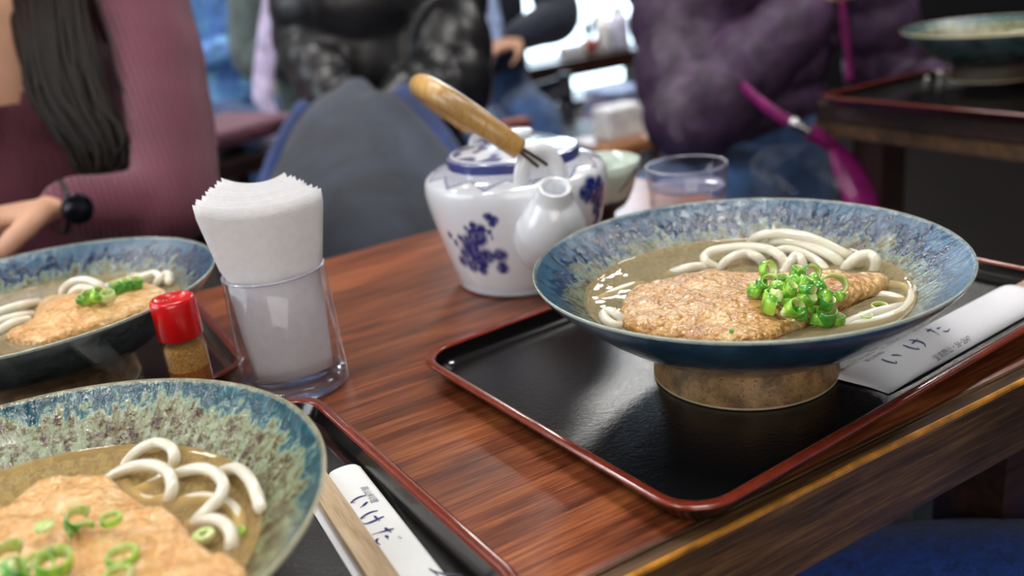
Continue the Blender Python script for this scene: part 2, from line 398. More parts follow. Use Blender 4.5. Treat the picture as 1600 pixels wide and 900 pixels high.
# ------------------------------------------------------------------ tables
def make_table(label, x0, x1, y0, y1, loc, mat_top):
    w, d = (x1-x0)/2, (y1-y0)/2
    t = thing('dining_table', label, 'table', (loc[0], loc[1], 0))
    top = obj('table_top', box(-w+.004, w-.004, -d+.011, d-.004, TZ-.028, TZ), mat_top, t, smooth=False, bevel=.003)
    # rounded nosing with the shallow groove and the lip coloured as a golden highlight
    def strip(pr, mat, nm):
        vs = [(x, yy, TZ+zz) for x in (-w, w) for yy, zz in pr]; k = len(pr)
        return obj(nm, (vs, [(i, i+1, k+i+1, k+i) for i in range(k-1)]+[tuple(range(k))[::-1], tuple(range(k, 2*k))]), mat, t, smooth=False)
    strip([(-d+.0115, -.026), (-d+.0115, -.0003), (-d+.0098, -.0003), (-d+.0092, -.0018), (-d+.0084, -.0018), (-d+.0078, -.0002), (-d+.0020, -.0003), (-d+.0020, -.026)], M_edge, 'nosing')
    strip([(-d+.0020, -.004), (-d+.0020, -.0003), (-d+.0010, -.0005), (-d+.0003, -.0010), (-d+.0001, -.0014), (-d+.0006, -.004)], M_lip_glint, 'lip')
    obj('apron', box(-w+.002, w-.002, -d+.0004, -d+.024, TZ-.046, TZ-.0014), M_edge, t, smooth=False, bevel=.002)
    obj('apron', box(-w+.002, w-.002, d-.026, d-.004, TZ-.046, TZ-.028), M_edge, t, smooth=False)
    for s in (-1, 1):
        obj('apron', box(s*(w-.014)-.011, s*(w-.014)+.011, -d+.02, d-.02, TZ-.046, TZ-.028), M_edge, t, smooth=False)
        for q in (-1, 1):
            obj('leg', box(s*(w-.06)-.025, s*(w-.06)+.025, q*(d-.07)-.025, q*(d-.07)+.025, 0, TZ-.028), M_dark, t, smooth=False)
    return t
make_table('long polished red-brown wooden table under the three noodle trays, with a dark worn edge', -.80, .58, .249, .782, (-.11, .5155), M_table)
t2 = make_table('dark wooden neighbouring table at the upper right, holding one tray and bowl', 0, .62, 0, 1.1, (1.305, .37), M_dark)

# ------------------------------------------------------------------ trays
def make_tray(label, x, y, rz, z=TZ, hx=.176, hy=.1208, h=.015, group=None):
    t = thing('serving_tray', label, 'tray', (x, y, z), rz, group)
    R = lambda ins, zz, r: rrect(hx-ins, hy-ins, max(.004, r), zz)
    shell = [R(.0125, 0, .014), R(.0105, .0006, .0155), R(.0075, .0045, .018), R(.0028, .0115, .0215), R(.0014, h-.0022, .023)]
    obj('outer_wall', loft(shell, True, False), M_plum, t)
    rim = [R(.0014, h-.0024, .023), R(0, h-.0016, .024), R(.0002, h-.0004, .024), R(.0014, h, .023), R(.0042, h, .021), R(.0054, h-.0004, .020), R(.0058, h-.0014, .0195)]
    obj('rim', loft(rim, False, False), M_rim, t)
    inner = [R(.0058, h-.0014, .0195), R(.0080, .0085, .0175), R(.0100, .0058, .0155), R(.0135, .0040, .013)]
    obj('inner_wall', loft(inner, False, False), M_blackg, t)
    obj('tray_floor', loft([R(.0134, .0022, .0132), R(.0134, .0041, .0132)]), M_black, t, smooth=False)
    return t
for lab, x, y, rz in (('black lacquer tray with red-brown rim under the bowl at the right', .3637, .3797, .086),
                      ('black lacquer tray with red-brown rim at the lower left, cut by the frame', -.0564, .353, .060),
                      ('black lacquer tray under the bowl in front of the woman in mauve', -.084, .6625, .018+PI),
                      ('lacquer tray hanging over the edge of the dark neighbouring table', 1.089, .715, PI/2)):
    make_tray(lab, x, y, rz)

# ------------------------------------------------------------------ bowls
FZ = .0042                     # height of a tray's floor over the table
def make_bowl(label, x, y, rz, min_, mout, z=TZ+FZ, mfoot=M_clay):
    t = thing('noodle_bowl', label, 'bowl', (x, y, z), rz)
    h = .069
    inner = [(.0, .0205), (.02, .0212), (.04, .0240), (.055, .0290), (.068, .0360), (.080, .0435), (.090, .0500), (.100, .0572), (.108, .0632), (.1125, .0668), (.1138, .0682)]
    lip = [(.1138, .0682), (.1146, .0688), (.1151, .0684), (.1150, .0674)]
    outer = [(.1150, .0674), (.1130, .0640), (.108, .0588), (.098, .0498), (.086, .0402), (.074, .0318), (.062, .0248), (.055, .0214), (.0505, .0196), (.0480, .0188)]
    obj('inner_glaze', lathe(inner+lip[1:2], 128), min_, t)
    obj('lip', lathe(lip+[(.1147, .0668)], 128), min_, t)
    obj('outer_glaze', lathe(outer+[(.02, .017), (.0, .0165)], 96), mout, t)
    f = obj('foot', lathe([(.0482, .0196), (.0484, .0176), (.0496, .0120), (.0512, .0040), (.0514, .0016)], 96), mfoot, t)
    obj('foot_ring', lathe([(.0514, .0018), (.0515, .0006), (.0504, 0), (.0445, 0), (.0440, .0020), (.0440, .0180)], 96), M_ring, f)
    return t
B1 = C2(.127, .462); B2 = C2(-.189, .273); B3 = C2(-.306, .549)
make_bowl('wide blue-glazed noodle bowl on a clay foot, on the right-hand tray', B1.x, B1.y, 0, M_glaze_a, M_out_a)
make_bowl('large green-blue speckled noodle bowl in the lower left corner', B2.x, B2.y, 1.0, M_glaze_b, M_out_b)
make_bowl('blue-rimmed noodle bowl in front of the woman in mauve', B3.x, B3.y, 2.0, M_glaze_a, M_out_b)
make_bowl('out-of-focus noodle bowl on the dark neighbouring table', 1.155, .755, 3.0, M_glaze_b, M_out_b, TZ+FZ+.014, M_clay_shade)
SH = .052-FZ                   # broth level inside a bowl
def broth(label, c, mat, lift=0):
    z0 = SH; R0 = .0900
    g = lathe([(0.0, z0), (.03, z0), (.06, z0), (.080, z0), (.0845, z0+.0001), (.0868, z0+.0006), (.0882, z0+.0018)], 96)
    o = obj('broth', g, mat, None, (c.x, c.y, TZ+FZ+lift)); tag(o, label, 'soup'); return o
broth('clear brown broth filling the blue bowl at the right', B1, M_broth)
broth('amber broth filling the green-blue bowl at the lower left', B2, M_broth_b)
broth('broth in the bowl before the woman in mauve', B3, M_broth)
broth('broth in the far bowl on the neighbouring table', Vector((1.155, .755, 0)), M_broth, .014)

# ------------------------------------------------------------------ udon
def noodle(pts, label, group, r=.0027, own=None):
    """pts: (px, py, height over the table)"""
    w = [P(a, b, c) for a, b, c in pts]; w = spline(w, 6)
    base = Vector((sum(v.x for v in w)/len(w), sum(v.y for v in w)/len(w), min(v.z for v in w)-r))
    o = obj('udon_noodle', shift(tube(w, r, 10, round_ends=True), base), M_noodle, None, base)
    return tag(o, label, 'noodle', group)
S = .052
def hh(lst, z): return [(a, b, z if len(r_) == 0 else r_[0]) for a, b, *r_ in lst]
g1 = 'udon noodles in the blue bowl at the right'
N1 = [('white udon noodle making the widest loop at the back of the right bowl', [(1226, 420, .050), (1222, 404, .057), (1203, 391, .060), (1176, 386, .061), (1145, 387, .060), (1115, 392, .059), (1101, 401, .057), (1106, 411, .054), (1126, 420, .049)], .0029),
      ('udon noodle arching inside the widest loop, right bowl', [(1124, 424, .049), (1132, 411, .055), (1148, 401, .058), (1166, 397, .058), (1184, 402, .057), (1193, 413, .052)], .0030),
      ('thick udon noodle running along the top of the heap, right bowl', [(1168, 386, .050), (1178, 374, .060), (1196, 367, .065), (1226, 365, .066), (1258, 370, .065), (1286, 380, .062), (1310, 392, .058), (1330, 402, .054), (1342, 412, .049)], .0031),
      ('second udon noodle just under the top one, right bowl', [(1196, 384, .056), (1214, 376, .061), (1246, 379, .061), (1276, 389, .059), (1302, 402, .056), (1318, 416, .050)], .0031),
      ('third udon noodle lying lower in the heap, right bowl', [(1206, 396, .055), (1228, 390, .058), (1254, 396, .057), (1276, 408, .054), (1290, 422, .050)], .0029),
      ('udon noodle bent like a hook at the right end of the heap', [(1318, 424, .049), (1327, 412, .055), (1342, 401, .059), (1358, 398, .060), (1368, 406, .058), (1366, 421, .052), (1358, 432, .047)], .0031),
      ('short udon noodle rising at the middle of the heap, right bowl', [(1224, 428, .050), (1234, 410, .056), (1246, 399, .058), (1252, 408, .056), (1256, 424, .050)], .0029),
      ('udon noodle stub lying left of the heap behind the tofu', [(1048, 428, .049), (1068, 421, .053), (1090, 417, .053), (1108, 422, .049)], .0030),
      ('small udon loop at the left edge of the right bowl', [(974, 508, .049), (962, 509, .053), (947, 500, .055), (943, 491, .055), (952, 487, .056), (966, 494, .055), (978, 505, .050)], .0027),
      ('udon noodle sweeping under the surface at the right of the right bowl', [(1290, 522, .047), (1320, 508, .0505), (1360, 492, .0515), (1396, 483, .0515), (1420, 478, .048)], .0030),
      ('long sunken udon noodle along the right wall of the right bowl', [(1240, 528, .046), (1300, 515, .049), (1360, 505, .050), (1404, 490, .050), (1424, 470, .050), (1418, 452, .049), (1392, 446, .047)], .0030),
      ('sunken udon noodle curving round the scallions at the right', [(1300, 492, .049), (1330, 470, .0505), (1370, 462, .0510), (1404, 468, .050), (1416, 480, .047)], .0029),
      ('sunken udon noodle showing at the far left of the right bowl', [(925, 474, .047), (950, 462, .0495), (985, 448, .0500), (1005, 446, .047)], .0027)]
for lab, pts, r in N1: noodle(pts, lab, g1, r)
g2 = 'udon noodles in the green-blue bowl at the lower left'
N2 = [('udon noodle arching from the tofu tip, lower left bowl', [(166, 752, .050), (186, 738, .054), (210, 729, .057), (238, 727, .058), (260, 736, .058), (269, 757, .056), (265, 778, .052), (256, 796, .046)]),
      ('topmost udon loop under the far rim, lower left bowl', [(190, 738, .048), (205, 715, .053), (225, 699, .056), (247, 692, .057), (266, 699, .057), (273, 715, .055), (268, 734, .049)]),
      ('largest udon loop in the middle of the lower left bowl', [(262, 752, .049), (285, 738, .054), (312, 732, .057), (334, 738, .058), (348, 755, .058), (345, 774, .057), (328, 794, .055), (310, 812, .052), (298, 828, .047)]),
      ('udon noodle ending in a blunt tip at the right, lower left bowl', [(336, 744, .050), (356, 734, .055), (374, 734, .058), (390, 750, .059), (400, 770, .058), (407, 793, .055)]),
      ('udon noodle bending down beside the tofu, lower left bowl', [(296, 822, .048), (318, 814, .053), (342, 814, .055), (358, 828, .055), (362, 848, .053), (358, 866, .049)]),
      ('yellowish udon noodle sunk under the big loop, lower left bowl', [(268, 792, .047), (292, 782, .0495), (320, 778, .050), (350, 784, .050), (370, 800, .050), (374, 824, .049), (368, 848, .047)]),
      ('sunken udon noodle crossing behind the loops, lower left bowl', [(205, 772, .047), (232, 760, .0495), (262, 744, .050), (290, 740, .047)]),
      ('sunken udon noodle lying in the middle, lower left bowl', [(196, 756, .046), (214, 776, .049), (240, 784, .0495), (268, 776, .047)])]
for lab, pts in N2: noodle(pts, lab, g2, .0026)
g3 = 'udon noodles in the bowl before the woman in mauve'
N3 = [('udon coil on the tofu, bowl before the woman in mauve', [(98, 466, .052), (100, 452, .058), (114, 441, .062), (134, 438, .063), (152, 444, .062), (164, 456, .056)]),
      ('inner udon coil on the tofu, bowl before the woman in mauve', [(108, 468, .054), (116, 455, .060), (130, 450, .062), (145, 455, .060), (150, 466, .056)]),
      ('udon noodle running right, bowl before the woman in mauve', [(166, 450, .054), (190, 441, .057), (215, 435, .058), (240, 428, .058), (252, 436, .055), (256, 446, .050)]),
      ('udon noodle end at the right wall, bowl before the woman in mauve', [(244, 446, .052), (250, 436, .057), (262, 428, .059), (264, 440, .055)]),
      ('upper udon noodle at the left, bowl before the woman in mauve', [(-20, 496, .052), (10, 484, .056), (36, 476, .057), (60, 472, .053)]),
      ('middle udon noodle at the left, bowl before the woman in mauve', [(-20, 510, .051), (6, 500, .055), (30, 494, .056), (50, 492, .052)]),
      ('lowest udon noodle at the left, bowl before the woman in mauve', [(-10, 526, .050), (4, 514, .054), (22, 504, .055), (44, 500, .052)])]
for lab, pts in N3: noodle(pts, lab, g3, .0030)

# ------------------------------------------------------------------ fried tofu
def slab(name, pts, z, thick, mat, label, bump=.0016, crown=.004, seed=0, freq=95):
    """a soft slab with the outline pts (pixels at height z), puckered top and rounded side"""
    w = [P(a, b, z) for a, b in pts]; w = spline(w+[w[0]], 5)[:-1]
    c = sum(w, Vector())/len(w); n = len(w); K = 30
    vs, fs = [], []
    for k in range(K):
        s = 1-k/K; e = min(1, (1-s)*7)
        for v in w:
            q = c.lerp(v, s+.0); nz = noise.fractal(Vector((q.x*freq, q.y*freq, seed)), 1, 2, 4)
            n2 = noise.noise(Vector((q.x*26, q.y*26, seed+5)))
            zz = z-thick*.5+thick*.5*math.sqrt(max(0, 1-(1-e)**2))+bump*nz*min(1, e+.2)+crown*(1-s*s)+.003*n2*e
            jit = 1+.018*noise.noise(Vector((q.x*160, q.y*160, 3)))*(1 if k == 0 else 0)
            vs.append(Vector((c.x+(q.x-c.x)*jit, c.y+(q.y-c.y)*jit, TZ+zz)))
    vs.append(Vector((c.x, c.y, TZ+z+crown)))
    for k in range(K-1):
        for i in range(n):
            j = (i+1) % n; fs.append((k*n+i, k*n+j, (k+1)*n+j, (k+1)*n+i))
    for i in range(n): fs.append(((K-1)*n+i, (K-1)*n+(i+1) % n, K*n))
    b0 = len(vs)
    for v in w: q = c.lerp(v, .93); vs.append(Vector((q.x, q.y, TZ+z-thick)))
    for i in range(n): j = (i+1) % n; fs.append((b0+i, b0+j, j, i))
    fs.append(tuple(b0+i for i in range(n))[::-1])
    # keep winding outwards
    base = Vector((c.x, c.y, TZ+z-thick))
    o = obj(name, shift((vs, fs), base), mat, None, base)
    bm = bmesh.new(); bm.from_mesh(o.data); bmesh.ops.recalc_face_normals(bm, faces=bm.faces); bm.to_mesh(o.data); bm.free()
    return tag(o, label, 'fried tofu')
slab('fried_tofu', [(966, 482), (972, 462), (990, 442), (1021, 434), (1062, 428), (1102, 420), (1139, 421), (1183, 424), (1225, 424), (1262, 426), (1290, 436), (1306, 455),
                    (1292, 482), (1262, 498), (1225, 512), (1190, 526), (1150, 530), (1100, 528), (1050, 524), (1000, 514), (974, 500)],
     .056, .007, M_tofu, 'big puckered piece of golden fried tofu under the scallions in the right bowl', .0014, .0035, 1)
slab('fried_tofu', [(1262, 428), (1300, 424), (1340, 426), (1372, 427), (1390, 432), (1378, 444), (1350, 455), (1322, 467), (1296, 478), (1270, 470), (1252, 450)],
     .0575, .006, M_tofu, 'narrow folded end of fried tofu right of the scallions', .0016, .003, 2)
slab('fried_tofu', [(0, 790), (30, 766), (72, 742), (121, 740), (168, 747), (200, 765), (222, 782), (260, 792), (287, 813), (312, 842), (345, 866), (385, 880), (380, 905),
                    (330, 945), (200, 980), (60, 985), (-60, 955), (-100, 900), (-80, 845), (-40, 808)],
     .058, .009, M_tofu_b, 'large wet piece of pale fried tofu filling the lower left bowl', .0028, .006, 3, 85)
slab('fried_tofu', [(4, 524), (30, 512), (46, 500), (52, 482), (64, 466), (91, 460), (140, 468), (182, 457), (212, 447), (240, 443), (258, 448), (262, 460), (225, 478), (160, 500), (100, 518), (50, 530)],
     .056, .008, M_tofu_b, 'orange-brown fried tofu in the bowl before the woman in mauve', .0014, .006, 4)

# ------------------------------------------------------------------ scallions
def ring(c, r, h, tilt, az, mat, label, group, wall=.0009, sq=.86, name='scallion_ring', arc=1.0, matin=None):
    n = 22; vs, fs = [], []; m = n if arc >= 1 else int(n*arc)
    prof = [(r, -h/2), (r*1.03, 0), (r, h/2), (r-wall*.6, h/2+.0003), (r-wall, h/2), (r-wall*1.05, 0), (r-wall, -h/2), (r-wall*.6, -h/2-.0003)]
    K = len(prof)
    for i in range(m if arc >= 1 else m+1):
        a = 2*PI*i/n
        for rr, z in prof: vs.append((rr*math.cos(a), rr*sq*math.sin(a), z))
    for i in range(m):
        j = (i+1) % n if arc >= 1 else i+1
        for k in range(K): fs.append((i*K+k, j*K+k, j*K+(k+1) % K, i*K+(k+1) % K))
    if arc < 1: fs += [tuple(range(K))[::-1], tuple(m*K+k for k in range(K))]
    me = mesh_data(name, vs, fs, [mat, matin or M_leek_p], True, [1 if (i % K) in (3, 4, 5) else 0 for i in range(m*K)]+([0, 0] if arc < 1 else []))
    o = link(name, me, None, c); o.rotation_euler = (tilt, 0, az)
    return tag(o, label, 'scallion', group)
gs1 = 'scallion rings heaped on the tofu of the right bowl'
ls1 = 'cut green scallion ring in the heap on the tofu of the right bowl'
def sc(px, py, z, r, h, tilt, az, m=None, lab=ls1, grp=gs1, **k): return ring(P(px, py, z), r, h, tilt, az, m or random.choice([M_leek, M_leek, M_leek_d]), lab, grp, **k)
sc(1200, 422, .070, .0058, .0040, 1.25, .3, M_leek, 'tall open scallion ring standing at the back of the heap', None)
HL = ['leftmost scallion ring of the heap, lying low', 'scallion ring left of the middle of the heap', 'narrow upright scallion tube at the back of the heap', 'open scallion ring at the back right of the heap', 'scallion ring in the middle front of the heap',
      'scallion tube on top of the heap', 'scallion ring leaning on the widest ring', 'scallion tube under the middle of the heap', 'scallion ring behind the pale leaf flap', 'small scallion ring at the lower right of the heap', 'topmost thin scallion ring of the heap',
      'scallion ring lying flat at the back left of the heap', 'scallion bit at the bottom right of the heap', 'scallion bit between heap and dark green bunch', 'scallion bit right of the pale leaf flap', 'scallion ring just left of the widest ring, at the back']
for k_, a in enumerate(((1180, 454, .064, .0042, .0060, .5, 1.4), (1216, 452, .067, .0048, .0048, 1.1, 2.2), (1244, 427, .069, .0036, .0070, .3, .6),
          (1267, 426, .069, .0052, .0042, 1.0, -.2), (1261, 464, .067, .0052, .0050, .9, .5), (1257, 442, .071, .0040, .0060, .6, 1.1),
          (1278, 452, .068, .0044, .0046, 1.2, 2.6), (1232, 458, .066, .0040, .0060, .4, 2.0), (1203, 442, .067, .0044, .0066, .8, -.8),
          (1292, 473, .063, .0042, .0052, .5, .2), (1240, 440, .070, .0036, .0060, 1.3, 1.8), (1222, 438, .068, .0038, .0050, .2, 0),
          (1272, 478, .061, .0038, .0040, .4, .3), (1250, 476, .061, .0036, .0040, .7, 2.9), (1228, 472, .062, .0036, .0050, .9, 1.3), (1272, 438, .069, .0038, .0056, 1.0, .9))): sc(*a, lab=HL[k_]+', right bowl')
for k_, (a, l_) in enumerate((((1190, 446, .066, .0030, .0070, 1.2, 2.4, M_leek_d), 'dark narrow scallion tube at the left back of the heap, right bowl'), ((1212, 462, .068, .0036, .0050, .6, 1.9, M_leek_p), 'pale scallion ring lying above the leaf flap, right bowl'),
      ((1236, 449, .0725, .0042, .0030, .5, .7, M_leek), 'thin bright scallion ring on top of the heap, right bowl'), ((1262, 452, .072, .0032, .0060, 1.4, .2, M_leek_d), 'dark scallion tube pointing forward near the top, right bowl'),
      ((1286, 462, .0655, .0040, .0060, .9, 1.7, M_leek), 'scallion tube below the widest ring, right bowl'), ((1252, 490, .061, .0030, .0060, .3, 2.2, M_leek_d), 'dark scallion strip at the foot of the heap, right bowl'),
      ((1312, 462, .063, .0034, .0040, .7, 1.1, M_leek), 'small scallion ring at the right foot of the heap, right bowl'), ((1228, 486, .063, .0030, .0036, .5, .4, M_leek_p), 'pale scallion bit left of the round front ring, right bowl'))):
    sc(*a[:7], a[7], l_, gs1, sq=.7)
sc(1242, 481, .0645, .0053, .0046, .95, .25, M_leek, 'round scallion ring facing forward at the foot of the heap', None)
sc(1301, 447, .0665, .0068, .0072, 1.0, -.5, M_leek, 'widest scallion ring at the right of the heap', None)
sc(1208, 472, .0640, .0062, .0100, .25, 1.0, M_leek, 'pale cut scallion leaf flap at the front left of the heap', None, arc=.5, wall=.0014, matin=M_leek)
sc(1290, 494, .0570, .0060, .0070, .25, .3, M_leek_d, 'dark green scallion bunch floating below the heap', None)
sc(1306, 498, .0540, .0050, .0040, .1, 1.2, M_leek, 'scallion ring half sunk right of the dark green bunch', None)
sc(1278, 500, .0560, .0036, .0050, .5, 2.0, M_leek, 'scallion bit half sunk left of the dark green bunch', None)
sc(1374, 479, .0530, .0046, .0020, .1, .2, M_leek_p, 'pale thin scallion ring floating alone at the right', None)
sc(1352, 494, .0525, .0042, .0020, .1, .9, M_leek_p, 'pale scallion ring floating near the front right rim', None)
sc(1143, 517, .0635, .0012, .0016, .3, .4, M_leek, 'tiny green scallion crumb on the front of the tofu', None)
gs2 = 'scallion rings on the tofu of the lower left bowl'
def s2(px, py, z, r, h, tilt, az, m, lab, **k): return ring(P(px, py, z), r, h, tilt, az, m, lab, gs2, **k)
s2(121, 812, .0700, .0046, .0058, .7, .5, M_leek_d, 'dark green folded scallion piece, upper middle of the lower left tofu', arc=.7)
s2(128, 829, .0680, .0044, .0024, .2, .1, M_leek, 'green scallion crescent under the dark folded piece', arc=.55)
s2(173, 811, .0680, .0038, .0026, .15, .2, M_leek, 'small green scallion ring right of the dark folded piece')
s2(69, 823, .0690, .0034, .0018, .1, .2, M_leek_p, 'pale yellow scallion ring left of the dark folded piece', wall=.0028)
s2(191, 870, .0670, .0054, .0038, .2, .2, M_leek, 'oval green scallion ring alone on the lower left tofu', sq=.8)
s2(318, 836, .0565, .0040, .0018, .1, .3, M_leek_p, 'pale scallion ring beside the noodles, lower left bowl', wall=.0024)
s2(16, 870, .0690, .0056, .0060, .5, .8, M_leek_d, 'long green scallion piece at the left frame edge', arc=.6)
s2(84, 880, .0700, .0060, .0058, .35, .5, M_leek, 'largest scallion ring at the bottom of the frame')
s2(60, 884, .0700, .0048, .0060, .9, .2, M_leek, 'scallion ring pressed against the largest one')
s2(24, 892, .0690, .0050, .0050, .6, 1.4, M_leek_d, 'dark scallion ring left of the largest ones')
s2(4, 896, .0690, .0044, .0060, .2, .4, M_leek_p, 'pale scallion end in the lower left corner', wall=.003)
s2(185, 900, .0660, .0046, .0030, .2, .2, M_leek_p, 'pale scallion ring cut by the bottom of the frame')
s2(375, 829, .0540, .0022, .0014, .1, .2, M_leek, 'tiny green scallion crumb floating near the right wall, lower left bowl')
gs3 = 'scallions in the bowl before the woman in mauve'
for px, py, z, r, h, ti, az, m, lab in ((140, 464, .066, .0052, .0060, .5, .3, M_leek, 'bright green scallion ring left on the woman\'s tofu'), (154, 461, .067, .0056, .0064, .8, 1.1, M_leek, 'bright green scallion ring in the middle on the woman\'s tofu'),
          (168, 462, .066, .0048, .0050, .3, .1, M_leek_p, 'pale scallion ring right on the woman\'s tofu'), (182, 452, .064, .0052, .0090, .2, .8, M_leek_d, 'dark scallion ring next to the noodles on the woman\'s tofu'),
          (196, 448, .063, .0052, .0090, .2, 1.2, M_leek_d, 'dark scallion ring in the middle of the far row'), (212, 444, .062, .0050, .0080, .3, .7, M_leek_d, 'rightmost dark scallion ring of the far row'), (128, 468, .065, .0040, .0040, .4, .4, M_leek_d, 'small dark scallion ring at the left end of the cluster')):
    ring(P(px, py, z), r, h, ti, az, m, lab, gs3)
# ------------------------------------------------------------------ writing
KANA = {'i': [([(.14, .86), (.08, .50), (.16, .16), (.32, .30)], .085), ([(.66, .74), (.80, .52), (.84, .34)], .10)],
        'ke': [([(.14, .88), (.06, .50), (.12, .10), (.24, .28)], .08), ([(.40, .62), (.66, .64), (.94, .68)], .075), ([(.70, .94), (.74, .50), (.66, .20), (.46, .0)], .10)],
        'ta': [([(.06, .68), (.30, .72), (.54, .78)], .09), ([(.34, .96), (.26, .55), (.08, .10)], .085), ([(.56, .50), (.72, .54), (.88, .50)], .085), ([(.50, .22), (.62, .08), (.94, .14)], .10)],
        'dots': [([(.98, .96), (1.04, .86)], .06), ([(1.10, 1.0), (1.16, .90)], .06)]}
def stroke(pts, w, org, u, v, n, size):
    p = spline([(a, b, 0) for a, b in pts], 5) if len(pts) > 2 else [Vector((*pts[0], 0)), Vector((*pts[-1], 0))]
    vs, fs = [], []; m = len(p)
    for i, q in enumerate(p):
        T = (p[min(i+1, m-1)]-p[max(0, i-1)]).normalized(); N = Vector((-T.y, T.x, 0)); k = i/(m-1)
        ww = w*1.15*(.4+.9*math.sin(PI*min(1, k*1.15+.12)))*.5
        for s in (-1, 1):
            r = q+N*ww*s; vs.append(org+(u*r.x+v*r.y)*size+n)
    for i in range(m-1): fs.append((2*i, 2*i+1, 2*i+3, 2*i+2))
    return vs, fs
def kana_text(name, org, u, v, size, step, parent, letters, lift=.00035):
    gs = []
    for k, l in enumerate(letters):
        for part in ([l] if l != 'da' else ['ta', 'dots']):
            for pts, w in KANA[part]: gs.append(stroke(pts, w, org+u*step*k, u, v, Vector((0, 0, lift)), size))
    return obj(name, merge(*gs), M_ink, parent, smooth=False)
def type_text(name, body, org, u, v, size, parent, mat, lift=.00035, space=1.0):
    c = bpy.data.curves.new('tmp', 'FONT'); c.body = body; c.size = size; c.space_character = space
    o = bpy.data.objects.new('tmp', c); COL.objects.link(o)
    dg = bpy.context.evaluated_depsgraph_get(); dg.update()
    me = bpy.data.meshes.new_from_object(o.evaluated_get(dg)); bpy.data.objects.remove(o)
    for q in me.vertices: q.co = org+u*q.co.x+v*q.co.y+Vector((0, 0, lift))
    me.materials.clear(); me.materials.append(mat); me.name = name
    return link(name, me, parent)

# ------------------------------------------------------------------ sleeve and chopsticks on the right tray
def sheet(us, vs_, f, th=.00025):
    """thin paper: grid over local u, v with height f(u, v), and its underside"""
    V, Fc = [], []; nu, nv = len(us), len(vs_)
    for dz in (0, -th):
        for a in us:
            for b in vs_: x, y, z = f(a, b); V.append((x, y, z+dz))
    o = nu*nv
    for i in range(nu-1):
        for j in range(nv-1):
            q = (i*nv+j, (i+1)*nv+j, (i+1)*nv+j+1, i*nv+j+1); Fc.append(q); Fc.append(tuple(o+k for k in q[::-1]))
    edge = [i*nv for i in range(nu)]+[(nu-1)*nv+j for j in range(1, nv)]+[i*nv+nv-1 for i in range(nu-2, -1, -1)]+[j for j in range(nv-2, 0, -1)]
    for k in range(len(edge)): a, b = edge[k], edge[(k+1) % len(edge)]; Fc.append((a, a+o, b+o, b))
    return V, Fc
def lsp(a, b, n): return [a+(b-a)*i/n for i in range(n+1)]
TF = TZ+FZ                                   # top of the tray floors
pa, pb = P(1308, 585, .006), P(1378, 613, .006)
S1 = Vector(((pa.x+pb.x)/2, (pa.y+pb.y)/2, TF)); RZ1 = .086
s1 = thing('chopstick_sleeve', 'white paper chopstick sleeve with indigo writing, under the rim of the right bowl', 'sleeve', S1, RZ1)
L1, W1 = .165, .0335
def f_top(a, b):
    k = min(1, max(0, (a-.01)/.06)); hgt = .0012+.0062*k*(1-(abs(b)/(W1/2))**3)
    skew = -.004*(b/(W1/2))*(1-min(1, a/.03)) if a < .03 else 0
    curl = .0012*math.sin(a*70+b*50)*(1-k)
    return (a+skew, b, hgt+curl*.6)
obj('front_sheet', sheet(lsp(0, L1, 26), lsp(-W1/2, W1/2, 12), f_top), M_sleeve, s1)
obj('back_sheet', sheet(lsp(.002, L1-.006, 4), lsp(-W1/2+.0004, W1/2-.0004, 2), lambda a, b: (a, b, .0006)), M_sleeve, s1, smooth=False)
cs = thing('wooden_chopsticks', 'pair of pale wooden chopsticks sticking out of the right-hand sleeve', 'chopsticks', S1, RZ1)
for q in (-1, 1):
    obj('stick', loft([[(x, q*.0036+sy*w, .0042+sz*w*.75) for sy, sz in ((-1, -1), (1, -1), (1, 1), (-1, 1))] for x, w in ((.060, .0016), (.19, .0030))]), M_bamboo, cs, smooth=False, bevel=.0004)
u1 = Vector((1, 0, 0)); v1 = Vector((0, 1, 0))
def loc1(px, py, h=.008): q = P(px, py, h)-S1; c, s = math.cos(-RZ1), math.sin(-RZ1); return Vector((c*q.x-s*q.y, s*q.x+c*q.y, 0))
def print1(o):                                # lay print on the bulged paper
    for q in o.data.vertices: q.co.z = f_top(q.co.x, max(-W1/2, min(W1/2, q.co.y)))[2]+.0002
ki = loc1(1397, 565); kt = loc1(1478, 533)
print1(kana_text('printed_name', Vector((ki.x-.003, ki.y-.004, 0)), u1, v1, .0128, (kt.x-ki.x)/2, s1, ['i', 'ke', 'ta']))
ph = loc1(1459, 560)
print1(type_text('printed_phone', '☎高野山・56−2647', Vector((ph.x, -.0148, 0)), u1, v1, .0040, s1, M_ink_g))
print1(type_text('printed_caption', '高山料理', Vector((ki.x-.008, .0105, 0)), u1, v1, .0040, s1, M_ink_g))

# ------------------------------------------------------------------ sleeve and chopsticks on the left tray
top2 = P(536, 738, .006); end2 = P(655, 900, .006)
d2 = Vector((end2.x-top2.x, end2.y-top2.y, 0)).normalized(); az2 = math.atan2(d2.y, d2.x)
S2 = Vector((top2.x, top2.y, TF))
s2t = thing('chopstick_sleeve', 'white paper chopstick sleeve with indigo writing on the lower left tray', 'sleeve', S2, az2)
L2 = .150
